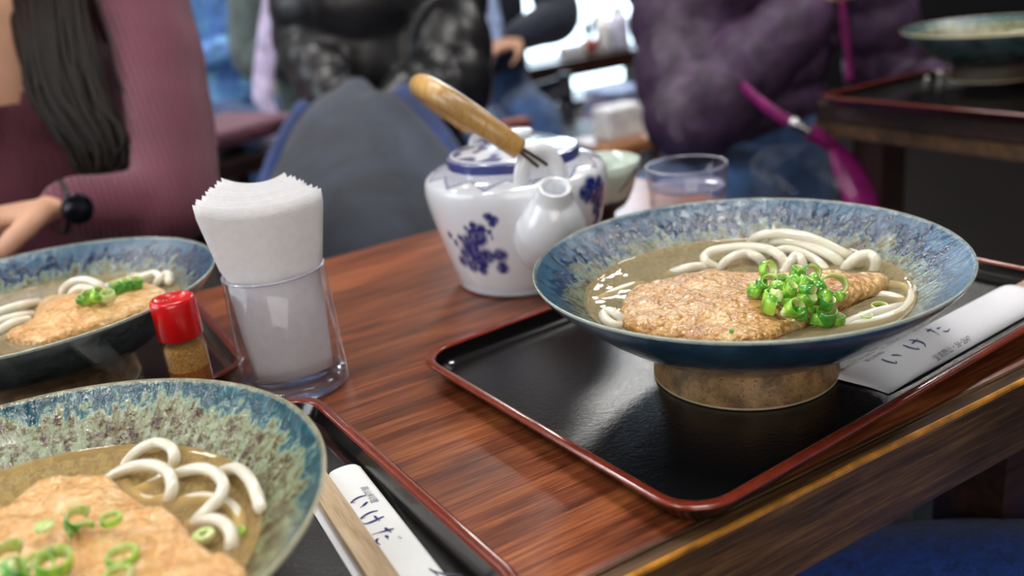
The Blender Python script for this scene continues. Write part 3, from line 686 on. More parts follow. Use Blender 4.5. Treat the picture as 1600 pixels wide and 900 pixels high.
# local +x runs down the sleeve towards the viewer, +y to its left-hand (right in the picture)
def loc2(px, py, h=.006): q = P(px, py, h)-S2; c, s = math.cos(-az2), math.sin(-az2); return Vector((c*q.x-s*q.y, s*q.x+c*q.y, 0))
def roundend(a, b, y0, y1, r=.004):
    if a < r:
        e = min(abs(b-y0), abs(b-y1))
        if e < r: return (max(a, r-math.sqrt(max(0, r*r-(r-e)**2))), b)
    return (a, b)
yr = loc2(562, 732).y; yl = loc2(490, 790).y
ym = loc2(540, 790).y
def f2(a, b):
    x, y = roundend(a, b, ym, yr); return (x, y, .0040+.0022*math.sin(PI*(y-ym)/(yr-ym))*.5)
xo = min(0, loc2(540, 735).x)
obj('front_sheet', sheet(lsp(0, L2, 30), lsp(ym, yr, 12), f2), M_sleeve_w, s2t)
obj('back_sheet', sheet(lsp(.006, L2, 6), lsp(yl-.0015, yr-.001, 4), lambda a, b: (a, b, .0008)), M_sleeve, s2t, smooth=False)
cs2 = thing('wooden_chopsticks', 'pale wooden chopsticks lying along the sleeve on the lower left tray', 'chopsticks', S2, az2)
yc = [yl+.0035, (yl+ym)/2+.0012, ym-.0008]
for k, yy in enumerate((yl+.0050, ym-.0028)):
    obj('stick', loft([[(x, yy+sy*w, .0040+sz*w*.8) for sy, sz in ((-1, -1), (1, -1), (1, 1), (-1, 1))] for x, w in ((-.030+.004*k, .0030), (.17, .0034))]), M_bamboo, cs2, smooth=False, bevel=.0005)
def print2(o):
    for q in o.data.vertices: q.co.z = f2(max(.01, q.co.x), max(ym, min(yr, q.co.y)))[2]+.0002
k1, k3 = loc2(541, 795), loc2(592, 840)
stp = (k3.x-k1.x)/2
print2(kana_text('printed_name', Vector((k1.x-.001, (k1.y+k3.y)/2-.0015, 0)), Vector((1, 0, 0)), Vector((0, 1, 0)), stp*.70, stp, s2t, ['i', 'ke', 'da']))
c1 = loc2(568, 770)
print2(type_text('printed_caption', '高山料理', Vector((c1.x, c1.y-.001, 0)), Vector((1, 0, 0)), Vector((0, 1, 0)), .0042, s2t, M_ink_g))
print2(obj('printed_sprig', merge(*[stroke([(0, 0), (.5, .12+.2*k), (1, .1+.5*k)], .08, loc2(672, 898)+Vector((.001*k, 0, 0)), Vector((1, 0, 0)), Vector((0, 1, 0)), Vector((0, 0, .0003)), .009) for k in range(3)]), M_ink_g, s2t, smooth=False))

# ------------------------------------------------------------------ glass of napkins
M_rimg = plain('bright glass rim', (206, 208, 224), .06, 0, .9, noise_amt=.02, Transmission_Weight=.6)
def tumbler(label, x, y, r0, r1, h, wall, base, loc_z=TZ, group=None):
    t = thing('tumbler', label, 'glass', (x, y, loc_z), 0, group)
    obj('glass_wall', lathe([(r0*.90, 0), (r0*.985, .0008), (r0, .003), (r0+(r1-r0)*.3, h*.3), (r1, h-.0006), (r1-wall*.5, h), (r1-wall, h-.0006),
                             (r0+(r1-r0)*.3-wall, h*.3), (r0-wall-.0015, base+.003), (r0*.75, base), (0, base)], 96), M_glass, t)
    obj('glass_base', lathe([(0, 0.0004), (r0*.88, 0.0004), (r0*.97, .002), (r0*.975, base*.8), (r0*.80, base*.92), (0, base*.88)], 96), M_glass_b, t)
    obj('glass_rim', lathe([(r1-wall*.5+wall*.62*math.cos(a), h-.0004+wall*.5*math.sin(a)) for a in [2*PI*k/10 for k in range(11)]], 96), M_rimg, t)
    return t
G1 = Vector((.1150, .5275, TZ))
tumbler('short clear tumbler stuffed with white paper napkins', G1.x, G1.y, .0330, .0308, .0785, .0016, .010)
# napkins: nested bent sheets, the hollow of the bend away from the viewer
view = Vector((CP.x-G1.x, CP.y-G1.y, 0)).normalized(); side = Vector((-view.y, view.x, 0))
rs = random.Random(3)
for i in range(12):
    d = .0205-.0028*i                         # where its middle stands, front to back
    lo, hi = .0125, .1225+.0006*i+rs.uniform(-.0006, .0006)
    off = rs.uniform(-.001, .001)
    def fn(a, b, i=i, d=d, off=off):
        k = (b-lo)/(hi-lo)                    # up the sheet
        full = .0362-.0016*i                  # half width at the top
        kb = min(1, max(0, (b-.012)/.066))     # inside the tumbler
        w = .0235+(.0275-.0235)*kb+(full-.0275)*max(0, min(1, (b-.070)/.045)) if i < 6 else (.0235+.004*kb+(full-.0275)*max(0, min(1, (b-.07)/.045)))
        bend = (.0100-.0001*i)*(a*a)
        p = side*(a*w+off)+view*(d-bend+.0008*math.sin(3*a+i)*k)
        if b < .082:
            r = p.length; lim = .0283-.0012*(1-kb)
            if r > lim: p *= lim/r
        return (p.x, p.y, b-.0015*a*k+.0035*a*a*k)
    g = sheet(lsp(-1, 1, 16), lsp(lo, hi, 14), fn, 0)
    # give the sheet a little thickness along the view
    th = view*-.0009; n0 = len(g[0])//2
    vs = [Vector(v) for v in g[0][:n0]]+[Vector(v)+th for v in g[0][n0:]]
    o = obj('paper_napkin', (vs, g[1]), M_paper, None, G1)
    tag(o, ('front white paper napkin of the bunch standing in the tumbler', *['white paper napkin, %s from the front of the bunch in the tumbler' % w_ for w_ in 'second third fourth fifth sixth seventh eighth ninth tenth eleventh'.split()], 'rearmost white paper napkin of the bunch in the tumbler')[i], 'napkin', 'paper napkins in the tumbler')

# ------------------------------------------------------------------ shaker
SB = (.0545, .526, TZ)
t = thing('spice_shaker', 'small spice shaker with a bright red cap between the bowls', 'shaker', SB)
M_jar = glass('shaker plastic', (240, 236, 228), .85)
obj('bottle', lathe([(0, .0004), (.0112, .0004), (.0122, .002), (.0124, .045), (.0120, .0505), (.0112, .0525), (.0112, .056)], 48), M_jar, t)
obj('spice', lathe([(0, .0014), (.0108, .0014), (.0115, .003), (.0117, .046), (.0105, .0490), (0, .0495)], 40), M_spice, t)
obj('spice', lathe([(0, .0012), (.01165, .0012), (.0119, .004), (.0119, .034), (.0, .034)], 40), M_spice_d, t)
cp = obj('cap', lathe([(.0112, .0535), (.0127, .0535), (.0129, .0540), (.0128, .0745), (.0124, .0763), (.0116, .0772), (.0096, .0773), (.0092, .0762), (.0, .0760)], 64), M_red, t)
obj('cap_emboss', merge(*[tube(spline([((.0068-.002*k)*math.cos(a), (.0068-.002*k)*math.sin(a), .0762) for a in lsp(.3+k, 2.6+k, 8)], 2), .0006, 6) for k in range(3)]), M_red, cp)
obj('cap_ridge', merge(*[box(-.0003, .0003, -.0133, -.0126, .055, .067) for _ in range(1)]), M_red, cp, rot=(0, 0, .9))

# ------------------------------------------------------------------ teapot
TP = C2(.0125, .68)
pot = thing('teapot', 'squat white porcelain teapot with blue flowers and a bamboo hoop handle', 'teapot', TP)
# frame of the pot: front = towards the spout
sp = C2(.036, .600); fr_ = Vector((sp.x-TP.x, sp.y-TP.y, 0)).normalized(); fa = math.atan2(fr_.y, fr_.x)
M_pot = bpy.data.materials.new('white porcelain with blue painting'); M_pot.use_nodes = True
_n = M_pot.node_tree.nodes; _b = _n['Principled BSDF']; _v = _n.new('ShaderNodeVertexColor'); _v.layer_name = 'paint'
M_pot.node_tree.links.new(_v.outputs[0], _b.inputs['Base Color']); _b.inputs['Roughness'].default_value = .14; _b.inputs['Coat Weight'].default_value = .5; _b.inputs['Coat Roughness'].default_value = .04
M_china = plain('white porcelain', (226, 230, 238), .13, noise_amt=.02, Coat_Weight=.5)
def pot_ray(px, py, r=.0675):
    """angle and height where the look through px, py meets the pot's side"""
    d = ray(px, py); ox, oy = CP.x-TP.x, CP.y-TP.y
    A = d.x**2+d.y**2; B = ox*d.x+oy*d.y; Cc = ox*ox+oy*oy-r*r; disc = B*B-A*Cc
    if disc < 0: return None
    k = (-B-math.sqrt(disc))/A; q = Vector((ox, oy, CP.z-TZ))+d*k
    return math.atan2(q.y, q.x), q.z
dabs = []                                     # painted petals: (angle, height, radius, strength)
def dab(px, py, rpx, s=1.0):
    h = pot_ray(px, py)
    if h: dabs.append((h[0], h[1], rpx*.00068, s))
for a in ((731, 385, 12), (745, 372, 11), (752, 358, 6), (720, 400, 8), (738, 404, 12), (728, 420, 8), (716, 372, 4), (708, 382, 4), (700, 368, 4), (746, 415, 8), (756, 404, 9), (764, 406, 5), (740, 352, 5), (728, 356, 3), (764, 362, 3), (768, 372, 2),
          (712, 412, 7), (745, 428, 6), (779, 403, 8), (781, 425, 7), (727, 424, 6), (735, 365, 5), (765, 338, 5), (773, 343, 5), (769, 350, 4), (760, 336, 3),
          (918, 292, 12), (930, 290, 11), (908, 300, 8), (934, 300, 12), (925, 305, 10), (932, 322, 10), (938, 338, 8), (915, 306, 8), (940, 315, 8), (934, 350, 4)): dab(*a)
def paint(co, kind):
    a = math.atan2(co[1], co[0]); r = math.hypot(co[0], co[1]); z = co[2]; v = 0
    if kind == 'body':
        for da, dz, rr, s in dabs:
            dd = (a-da+PI) % (2*PI)-PI; e = math.hypot(dd*r, z-dz)/rr
            if e < 1.25: v = max(v, s*(1 if e < .8 else (1.25-e)/.45))
        v *= .95+.3*noise.noise(Vector((co[0]*300, co[1]*300, z*300)))
        # scalloped lattice on the shoulder, ring over the foot
        if r < .0690 and z > .084:
            k = (a*13/PI) % 2; tri = abs(k-1); lim = .0585+.0085*tri
            if r < lim: v = max(v, .16+.30*(math.sin(a*90)*math.sin(r*1500) > 0))
            if abs(r-lim) < .0011: v = max(v, .62)
        if .0035 < z < .0052 and r > .05: v = max(v, .35)
    if kind == 'lid':
        if z < .0086 and r > .047: v = .93
        elif r > .0478: v = .75
        else:
            n1 = noise.noise(Vector((co[0]*75+3, co[1]*75, 2.2)))
            v = min(.85, max(0, (n1+.04)*5)) if .019 < r < .0445 else 0
            if .0445 < r < .0458: v = .6
    return max(0, min(1, v))
blue, white = lin((18, 36, 120)), lin((226, 230, 238))
def paint_mesh(me, kind):
    at = me.color_attributes.new('paint', 'FLOAT_COLOR', 'POINT'); buf = []
    for q in me.vertices:
        v = paint(q.co, kind); buf += [white[i]*(1-v)+blue[i]*v for i in range(3)]+[1]
    at.data.foreach_set('color', buf)
def dense(prof, n=90):
    p = spline([(a, 0, b) for a, b in prof], max(2, n//len(prof))); return [(q.x, q.z) for q in p]
bp = dense([(.0505, .0015), (.0530, .0022), (.0534, .0060), (.0545, .0090), (.0580, .0210), (.0630, .0400), (.0675, .0580), (.0702, .0720), (.0705, .0800), (.0690, .0855), (.0650, .0890), (.0600, .0915), (.0540, .0935), (.0505, .0945)], 120)
g = lathe(bp, 420); body = obj('body', g, M_pot, pot); paint_mesh(body.data, 'body')
obj('foot', lathe([(.0506, .0018), (.0500, 0), (.0470, 0), (.0460, .003), (0, .003)], 64), M_china, pot)
lp = dense([(.0470, .0010), (.0508, .0012), (.0511, .0030), (.0511, .0080), (.0500, .0094), (.0470, .0100), (.0400, .0108), (.0250, .0125), (.0120, .0138), (.0, .0140)], 60)
lid = obj('lid', lathe(lp, 220), M_pot, pot, (0, 0, .0925)); paint_mesh(lid.data, 'lid')
obj('knob', lathe([(0, .012), (.0085, .0125), (.0080, .0160), (.0130, .0185), (.0165, .0205), (.0172, .0222), (.0160, .0236), (.0, .0244)], 48), M_china, lid)
# spout: fat at the belly, leaning out and up
def pf(f, z, s=0): return fr_*f+Vector((-fr_.y, fr_.x, 0))*s+Vector((0, 0, z))
spath = spline([pf(.052, .040), pf(.0635, .047), pf(.0735, .057), pf(.0790, .069), pf(.0825, .080), pf(.0865, .0885)], 5)
srad = [.0230, .0262, .0258, .0205, .0142, .0118]
sg = tube(spath, srad, 32)
sg = (sg[0], sg[1][:-1])                       # open mouth
tipT = (spath[-1]-spath[-2]).normalized()
obj('spout', sg, M_china, pot, sub=1)
N_ = Vector((0, 0, 1)); q0 = spath[-1]
zq = tipT.to_track_quat('Z', 'Y')
mouth = lathe([(.0112, -.0012), (.0119, .0002), (.0116, .0014), (.0102, .0018), (.0086, .0010), (.0080, -.004), (.0086, -.014), (0, -.020)], 40)
obj('spout_mouth', ([zq @ Vector(v)+q0 for v in mouth[0]], mouth[1]), M_china, pot)
# ears and hoop
for s in (1, -1):
    e0 = fr_*(s*.0590); sd = Vector((-fr_.y, fr_.x, 0))
    arch = spline([e0+sd*-.0150+Vector((0, 0, .086)), e0*.99+sd*-.0128+Vector((0, 0, .099)), e0*.98+sd*-.0060+Vector((0, 0, .1085)), e0*.98+sd*.0060+Vector((0, 0, .1090)), e0*.99+sd*.0128+Vector((0, 0, .099)), e0+sd*.0150+Vector((0, 0, .086))], 5)
    g = tube(arch, .0046, 14, side=fr_, ratio=1.25)
    web = tube([e0+Vector((0, 0, .088)), e0*.985+Vector((0, 0, .1055))], [.0120, .0085], 16, side=sd, ratio=.22)
    me = remesh(merge(g, web), .0009, 6, 'handle_lug'); me.materials.clear(); me.materials.append(M_china); link('handle_lug', me, pot)
M_cane = wood('yellow bamboo handle', (196, 146, 70), (224, 180, 104), (240, 208, 144), .32, 2.5, .4, 2)
M_wire = plain('dark bronze wire', (84, 62, 48), .35, .8)
# the hoop swings on the lugs and rests leaning to the viewer's left
hub = Vector((0, 0, .1010)); tl = .82         # lean from upright
lean = Vector((0, 0, 1))*math.cos(tl)+(Vector((-fr_.y, fr_.x, 0)) if (Vector((-fr_.y, fr_.x, 0)).dot(CR) < 0) else Vector((fr_.y, -fr_.x, 0)))*math.sin(tl)
def hp(f, h): return hub+fr_*f+lean*h
hoop = spline([hp(.0590, .0180), hp(.0565, .0360), hp(.0500, .0560), hp(.0380, .0730), hp(.0200, .0815), hp(0, .0840), hp(-.0200, .0815), hp(-.0380, .0730), hp(-.0500, .0560), hp(-.0565, .0360), hp(-.0590, .0180)], 6)
hr = [.0074+.0014*min(1, math.sin(PI*i/(len(hoop)-1))*1.6) for i in range(len(hoop))]
h = obj('hoop_handle', tube(hoop, hr, 20, round_ends=False), M_cane, pot)
M_knot = plain('darker cane knot', (186, 132, 66), .4)
for k in (4, 9, 51, 56): obj('wrap_ring', tube([hoop[k], hoop[k].lerp(hoop[k+1], .35)], [hr[k]*1.05]*2, 20), M_knot, h)
for s in (1, -1):
    w1 = spline([hp(s*.0555, .034), hp(s*.0620, .020), hp(s*.0640, .006), hp(s*.0610, -.002), hp(s*.0560, .000), hp(s*.0545, .010), hp(s*.0575, .024)], 5)
    for e_ in (-1, 1):
        off_ = Vector((-fr_.y, fr_.x, 0))*.0034*e_
        obj('wire_hook', tube([v+off_*math.sin(PI*i/(len(w1)-1)) for i, v in enumerate(w1)], .0012, 8), M_wire, pot)

# ------------------------------------------------------------------ water glass and small cup behind
WG = C2(.158, .74)
tumbler('clear tumbler half full of water behind the right bowl', WG.x, WG.y, .0305, .0340, .0600, .0014, .006)
o = obj('water', lathe([(.0318, .0420), (.0300, .0405), (.015, .0402), (0, .0402)], 48), M_water, None, (WG.x, WG.y, TZ)); tag(o, 'water in the clear tumbler behind the right bowl', 'water')
CG = C2(.088, .81)
M_cel = plain('pale celadon glaze', (190, 204, 192), .2, noise_amt=.05, Coat_Weight=.3)
M_blk = plain('black glaze brush band', (34, 34, 38), .3)
t = thing('rice_cup', 'small celadon cup with a dark brush band behind the teapot', 'cup', (CG.x, CG.y, TZ))
obj('cup_wall', lathe([(.0165, .008), (.026, .014), (.0345, .028), (.0400, .045), (.0420, .0555), (.0412, .0560), (.0390, .045), (.0330, .029), (.024, .016), (0, .012)], 64), M_cel, t)
obj('brush_band', lathe([(.0168, .0078), (.0262, .0136), (.0300, .0190), (.0322, .0226), (.0318, .0226), (.0260, .0150)], 64), M_blk, t)
st = [Vector(((.0410-.0105*k+.0005)*math.cos(a), (.0410-.0105*k+.0005)*math.sin(a), .050-.026*k)) for k, a in [(i/8, -1.05-.75*i/8) for i in range(9)]]
obj('brush_stroke', tube(st, [.0012, .0018, .0014], 6), M_blk, t)
obj('foot', lathe([(.0166, .0082), (.0160, .0), (.0125, 0), (.012, .008)], 32), M_blk, t)
# ------------------------------------------------------------------ people
M_skin = plain('light skin', (214, 166, 138), .5, noise_amt=.06, nscale=14, Subsurface_Weight=.15, Subsurface_Radius=(.01, .004, .002))
M_lips = plain('lips', (178, 96, 90), .4)
M_eye = plain('dark eye', (40, 28, 22), .2)
M_hair = plain('dark brown hair', (22, 14, 10), .5, 0, .22, nscale=60, noise_amt=.35)
def knit(name, c, scale, vec=(1, 0, 0)):
    t = NT(name); v = t.coord(); w = t.new('ShaderNodeTexWave'); w.wave_type = 'BANDS'; w.bands_direction = 'X'
    w.inputs['Scale'].default_value = scale; w.inputs['Distortion'].default_value = 1.2; w.inputs['Detail Scale'].default_value = 2.0; w.inputs['Detail'].default_value = 1
    t.link(v, w.inputs['Vector'])
    n = t.noise(t.coord(), 9, 3)
    a = t.ramp(w.outputs['Fac'], [(.1, tuple(x*.72 for x in c)), (.75, c)])
    t.link(t.mix(.5, a, t.ramp(n, [(.3, tuple(x*.8 for x in c)), (.7, tuple(min(255, x*1.15) for x in c))])), t.b.inputs['Base Color'])
    t.setb(Roughness=.85, Sheen_Weight=.12); t.bump(w.outputs['Fac'], .7, .004); return t.m
M_knit = knit('mauve ribbed knit', (120, 62, 82), 55)
def cloth(name, c, rough=.8, fold=.6, scale=14, lo=.7, hi=1.18, **k):
    t = NT(name); v = t.coord(); n = t.noise(v, scale, 5, .6, 1.0)
    t.link(t.ramp(n, [(.3, tuple(x*lo for x in c)), (.5, c), (.72, tuple(min(255, x*hi+2) for x in c))]), t.b.inputs['Base Color'])
    t.setb(Roughness=rough, Sheen_Weight=.2 if rough > .6 else 0)
    for a, x in k.items(): t.b.inputs[a.replace('_', ' ')].default_value = x
    t.bump(t.noise(v, scale*.9, 2, .5, .6), fold*.5, .02); return t.m
M_puff = cloth('purple brown quilted nylon', (66, 47, 72), .5, .5, 22, .6, 1.3, Specular_IOR_Level=.35)
M_blackp = cloth('black quilted nylon', (20, 20, 24), .36, .6, 16, .6, 1.5)
M_slate = cloth('slate grey coat cloth', (42, 50, 66), .7, .8, 9, .7, 1.35)
M_denim = cloth('blue denim', (48, 82, 130), .8, .5, 16)
M_denim_d = cloth('dark blue denim', (38, 58, 110), .8, .5, 14)
M_sky = cloth('light blue raincoat', (112, 162, 236), .55, .9, 13, .55, 1.5)
M_sage = cloth('grey green coat', (84, 96, 96), .8, .6, 12)
M_lav = cloth('lavender scarf', (196, 184, 222), .8, .4, 30)
M_shirt = cloth('pale blue shirt', (150, 170, 212), .8, .5, 20)
M_mag = cloth('magenta leather', (128, 12, 98), .5, .2, 20)
M_navy = cloth('dark navy cloth', (20, 28, 50), .8, .5, 10)
M_char = cloth('charcoal cloth', (52, 52, 60), .8, .5, 10)
M_jean_near = cloth('bright blue denim', (18, 60, 140), .8, .25, 160)
M_steel = plain('polished steel', (200, 200, 205), .2, 1.0)

def ellip(c, rx, ry, rz, seg=16, rings=10):
    vs = [Vector((0, 0, -rz))+Vector(c)]; fs = []
    for i in range(1, rings):
        a = PI*i/rings-PI/2
        for k in range(seg): b = 2*PI*k/seg; vs.append(Vector((rx*math.cos(a)*math.cos(b), ry*math.cos(a)*math.sin(b), rz*math.sin(a)))+Vector(c))
    vs.append(Vector((0, 0, rz))+Vector(c)); L = len(vs)-1
    for k in range(seg): fs.append((0, 1+(k+1) % seg, 1+k)); fs.append((L, L-seg+k, L-seg+(k+1) % seg))
    for i in range(rings-2):
        for k in range(seg): l = (k+1) % seg; fs.append((1+i*seg+k, 1+i*seg+l, 1+(i+1)*seg+l, 1+(i+1)*seg+k))
    return vs, fs
def ch(pts, side=None, ratio=1.0, seg=20, quilt=0, n=6, amp=.07):
    """pts: (px, py, depth, radius in px) seen from the camera -> a smooth closed tube"""
    w = [D(a, b, c) for a, b, c, r in pts]; q = spline(w, n)
    rr = spline([(r*c/F_PX, 0, 0) for a, b, c, r in pts], n); rad = [v.x for v in rr]
    if quilt: rad = [r*(1-amp+amp*2*abs(math.sin(PI*quilt*i/(len(rad)-1)))**.6) for i, r in enumerate(rad)]
    return tube(q, rad, seg, side=side, ratio=ratio, round_ends=True)
def wt(pts, side=None, ratio=1.0, seg=20, quilt=0, n=6, amp=.07):
    """the same with world points (x, y, z, radius in metres)"""
    q = spline([p[:3] for p in pts], n); rad = [v.x for v in spline([(p[3], 0, 0) for p in pts], n)]
    if quilt: rad = [r*(1-amp+amp*2*abs(math.sin(PI*quilt*i/(len(rad)-1)))**.6) for i, r in enumerate(rad)]
    return tube(q, rad, seg, side=side, ratio=ratio, round_ends=True)
def skin_of(name, gs, mat, parent, voxel=.008, smooth=5, cut=None):
    base = parent.location; me = remesh(shift(merge(*gs), base), voxel, smooth, name); me.name = name
    me.materials.clear(); me.materials.append(mat)
    if cut:
        bm = bmesh.new(); bm.from_mesh(me)
        bmesh.ops.delete(bm, geom=[f for f in bm.faces if cut(f.calc_center_median()+base)], context='FACES'); bm.to_mesh(me); bm.free()
    return link(name, me, parent)
def face(head, fwd, parent):
    """eyes, mouth and ears on a head whose centre is head and which looks along fwd"""
    sd = Vector((-fwd.y, fwd.x, 0)); b = parent.location
    for s in (-1, 1): obj('eye', shift(ellip(head+fwd*.083+sd*s*.031+Vector((0, 0, .004)), .011, .011, .007, 10, 6), b), M_eye, parent)
    obj('mouth', shift(ellip(head+fwd*.083+Vector((0, 0, -.062)), .022, .022, .006, 12, 6), b), M_lips, parent)
def head_g(head, fwd):
    sd = Vector((-fwd.y, fwd.x, 0))
    return [ellip(head, .078, .088, .112, 24, 16), ellip(head+fwd*.018+Vector((0, 0, -.055)), .056, .062, .06), tube([head+fwd*.075+Vector((0, 0, .015)), head+fwd*.104+Vector((0, 0, -.026))], [.009, .014], 10, round_ends=True),
            ellip(head+sd*.078, .014, .014, .028), ellip(head-sd*.078, .014, .014, .028)]
def hand_g(wrist, aim, palm_n, size=1.0, curl=.6, spread=.3):
    """palm, four fingers and a thumb; aim = towards the finger tips, palm_n = out of the palm"""
    a = aim.normalized(); n = (palm_n-a*palm_n.dot(a)).normalized(); s = a.cross(n); out = []
    out.append(tube([wrist, wrist+a*.03*size, wrist+a*.075*size, wrist+a*.09*size], [.027*size, .034*size, .040*size, .034*size], 16, side=s, ratio=.42, round_ends=True))
    for k, ln in zip(range(4), (.072, .080, .075, .060)):
        o = wrist+a*.085*size+s*(.028-.0185*k)*size; p = [o]; d = (a+s*(.12-.08*k)*spread).normalized(); ang = 0
        for seg_ in (.42, .32, .26):
            dd = d*math.cos(ang)+n*math.sin(ang); p.append(p[-1]+dd*ln*seg_*size); ang += curl
        out.append(tube(p, [.0095*size, .0088*size, .0080*size, .0068*size], 10, round_ends=True))
    o = wrist+a*.020*size+s*.026*size
    out.append(tube([o, o+(a*.6+s*.8+n*.35).normalized()*.034*size, o+(a*.85+s*.62+n*.5).normalized()*.064*size, o+(a+s*.4+n*.6).normalized()*.086*size], [.0125*size, .0115*size, .0100*size, .0078*size], 10, round_ends=True))
    return out

# --- the woman in the mauve sweater
toC = Vector((0, -1, 0))
WC = D(-2, 150, 1.03)
w1 = thing('person', 'person with long dark hair in a mauve ribbed sweater and a dark wristwatch', 'person', (WC.x, WC.y, 0))
cx_, cy_ = WC.x, WC.y
SD = Vector((1, 0, 0))
hips = (cx_+.005, cy_+.05, .50)
wrist, elbow, shoulder = D(100, 324, .86), D(272, 318, .93), D(214, -30, 1.02)
wrist2, elbow2, shoulder2 = D(-235, 352, .93), Vector((cx_-.24, cy_-.04, .72)), Vector((cx_-.15, cy_+.01, 1.0))
headw = Vector((cx_-.02, cy_-.01, 1.24))
neck = [wt([(cx_, cy_+.015, .98, .062), (cx_-.01, cy_, 1.07, .050), (cx_-.02, cy_, 1.16, .050)])]
legs = [wt([(cx_+s*.08, cy_+.04, .50, .085), (cx_+s*.10, cy_-.18, .50, .075), (cx_+s*.11, cy_-.36, .49, .058), (cx_+s*.11, cy_-.38, .30, .050), (cx_+s*.11, cy_-.36, .09, .036)]) for s in (-1, 1)]
handR = hand_g(wrist+(D(55, 330, .84)-wrist)*.15, (D(-30, 356, .82)-wrist), Vector((0, -.25, -1)), .98, .42)
handL = hand_g(wrist2, Vector((1, -.3, -.1)), Vector((0, -.25, -1)), .98, .5)
skin_of('body', head_g(headw, Vector((.15, -1, 0)).normalized())+neck+handR+handL+[wt([(*hips, .12), (cx_, cy_+.03, .66, .10), (cx_, cy_+.02, .84, .128), (cx_, cy_+.015, .96, .132), (cx_, cy_+.012, 1.0, .09)], SD, .58),
        wt([(*shoulder, .035), (*shoulder.lerp(elbow, .5), .033), (*elbow, .03), (*elbow.lerp(wrist, .35), .026), (*elbow.lerp(wrist, .7), .024), (*wrist, .0215)]), wt([(*shoulder2, .035), (*shoulder2.lerp(elbow2, .5), .032), (*elbow2, .03), (*elbow2.lerp(wrist2, .5), .025), (*wrist2, .0215)])], M_skin, w1, .0052, 3)
apex = D(2, 158, .9)                              # lowest point of the V neck
def vcut(p):
    if p.y > cy_+.03 and p.z < 1.02: return False
    k = (p.z-(apex.z-.012)); half = min(.088, .018+k*.50)
    return p.z > 1.035 or (k > 0 and abs(p.x-(cx_-.002)) < half)
sleeveR = wt([(*shoulder, .050), (*(shoulder.lerp(elbow, .5)+Vector((.012, 0, .01))), .0455), (*(elbow+Vector((.002, 0, .006))), .043), (*elbow.lerp(wrist, .35), .036), (*elbow.lerp(wrist, .7), .031), (*elbow.lerp(wrist, .93), .0305)], None, 1, 24, 9, 8, .022)
sleeveL = wt([(*shoulder2, .052), (*shoulder2.lerp(elbow2, .5), .046), (*elbow2, .043), (*elbow2.lerp(wrist2, .5), .034), (*elbow2.lerp(wrist2, .92), .030)])
torso = wt([(cx_, cy_+.05, .47, .150), (cx_, cy_+.035, .62, .132), (cx_, cy_+.025, .74, .134), (cx_, cy_+.02, .86, .146), (cx_, cy_+.018, .95, .158), (cx_, cy_+.016, 1.01, .125), (cx_, cy_+.012, 1.05, .070)], SD, .62)
bust = [ellip((cx_+s*.056, cy_-.040, .868), .072, .052, .074) for s in (-1, 1)]
skin_of('sweater', [torso, sleeveR, sleeveL]+bust, M_knit, w1, .0058, 7, vcut)
skin_of('trousers', [wt([(cx_, cy_+.05, .46, .155), (cx_, cy_+.04, .56, .14)], SD, .7)]+legs, M_char, w1, .011)
for s in (-1, 1): obj('shoe', shift(wt([(cx_+s*.11, cy_-.33, .045, .040), (cx_+s*.11, cy_-.42, .038, .042), (cx_+s*.115, cy_-.50, .028, .028)], SD, .8), w1.location), M_char, w1)
face(headw, Vector((.15, -1, 0)).normalized(), w1)
# watch on the wrist
wd = (wrist-elbow).normalized(); wq = wd.to_track_quat('Z', 'Y')
wc = wrist-(wd*.004)
watch = obj('wristwatch', shift(([wq @ Vector(v)+wc for v in lathe([(.0245, -.009), (.0262, -.008), (.0264, .008), (.0245, .009), (.0235, 0), (.0245, -.009)], 40)[0]], lathe([(.0245, -.009), (.0262, -.008), (.0264, .008), (.0245, .009), (.0235, 0), (.0245, -.009)], 40)[1]), w1.location), plain('black watch strap', (16, 16, 20), .4), w1)
wf_ = Vector((CP.x-wc.x, CP.y-wc.y, .12)).normalized(); wf_ = (wf_-wd*wf_.dot(wd)).normalized(); fq = wf_.to_track_quat('Z', 'Y')
gq = lathe([(0, 0), (.0135, 0), (.0145, .002), (.0145, .0055), (.0130, .0072), (0, .0074)], 32)
obj('watch_case', shift(([fq @ Vector(v)+wc+wf_*.0240 for v in gq[0]], gq[1]), w1.location), plain('dark watch face', (30, 34, 46), .1, .6), watch)
# hair: many tapering locks
rh = random.Random(11); locks = []
for i in range(170):
    u = rh.random(); dpt = rh.uniform(-.018, .012)
    x0 = 25+u*100+rh.uniform(-6, 6); spread_ = u
    pts = [(x0-10, -210, 1.0), (x0-2+rh.uniform(-8, 8), -60, .985), (34+u*108+rh.uniform(-9, 9), 60, .955), (52+u*110+rh.uniform(-10, 10), 150, .94), (96+u*98+rh.uniform(-10, 10), 218+rh.uniform(-10, 10), .935), (128+u*62+rh.uniform(-12, 12), 262+rh.uniform(-26, 26), .935)]
    r0 = rh.uniform(.0022, .0044)
    locks.append(tube(spline([D(a, b, c+dpt) for a, b, c in pts], 5), [r0, r0*1.2, r0*1.2, r0, r0*.8, r0*.15], 6))
for i in range(60):
    a0 = rh.uniform(.2, 2.9); s_ = Vector((math.cos(a0), math.sin(a0), 0))
    p0 = headw+Vector((0, 0, .118)); p1 = headw+Vector((s_.x*.085, abs(s_.y)*.098, .03)); p2 = headw+Vector((s_.x*.09, abs(s_.y)*.10+.01, -.12)); p3 = headw+Vector((s_.x*.12, .10+abs(s_.y)*.03, -.36))
    locks.append(tube(spline([p0, p1, p2, p3], 5), [.010, .013, .011, .003], 6))
obj('hair', shift(merge(*locks, ellip(headw+Vector((0, .016, .024)), .086, .088, .104)), w1.location), M_hair, w1)

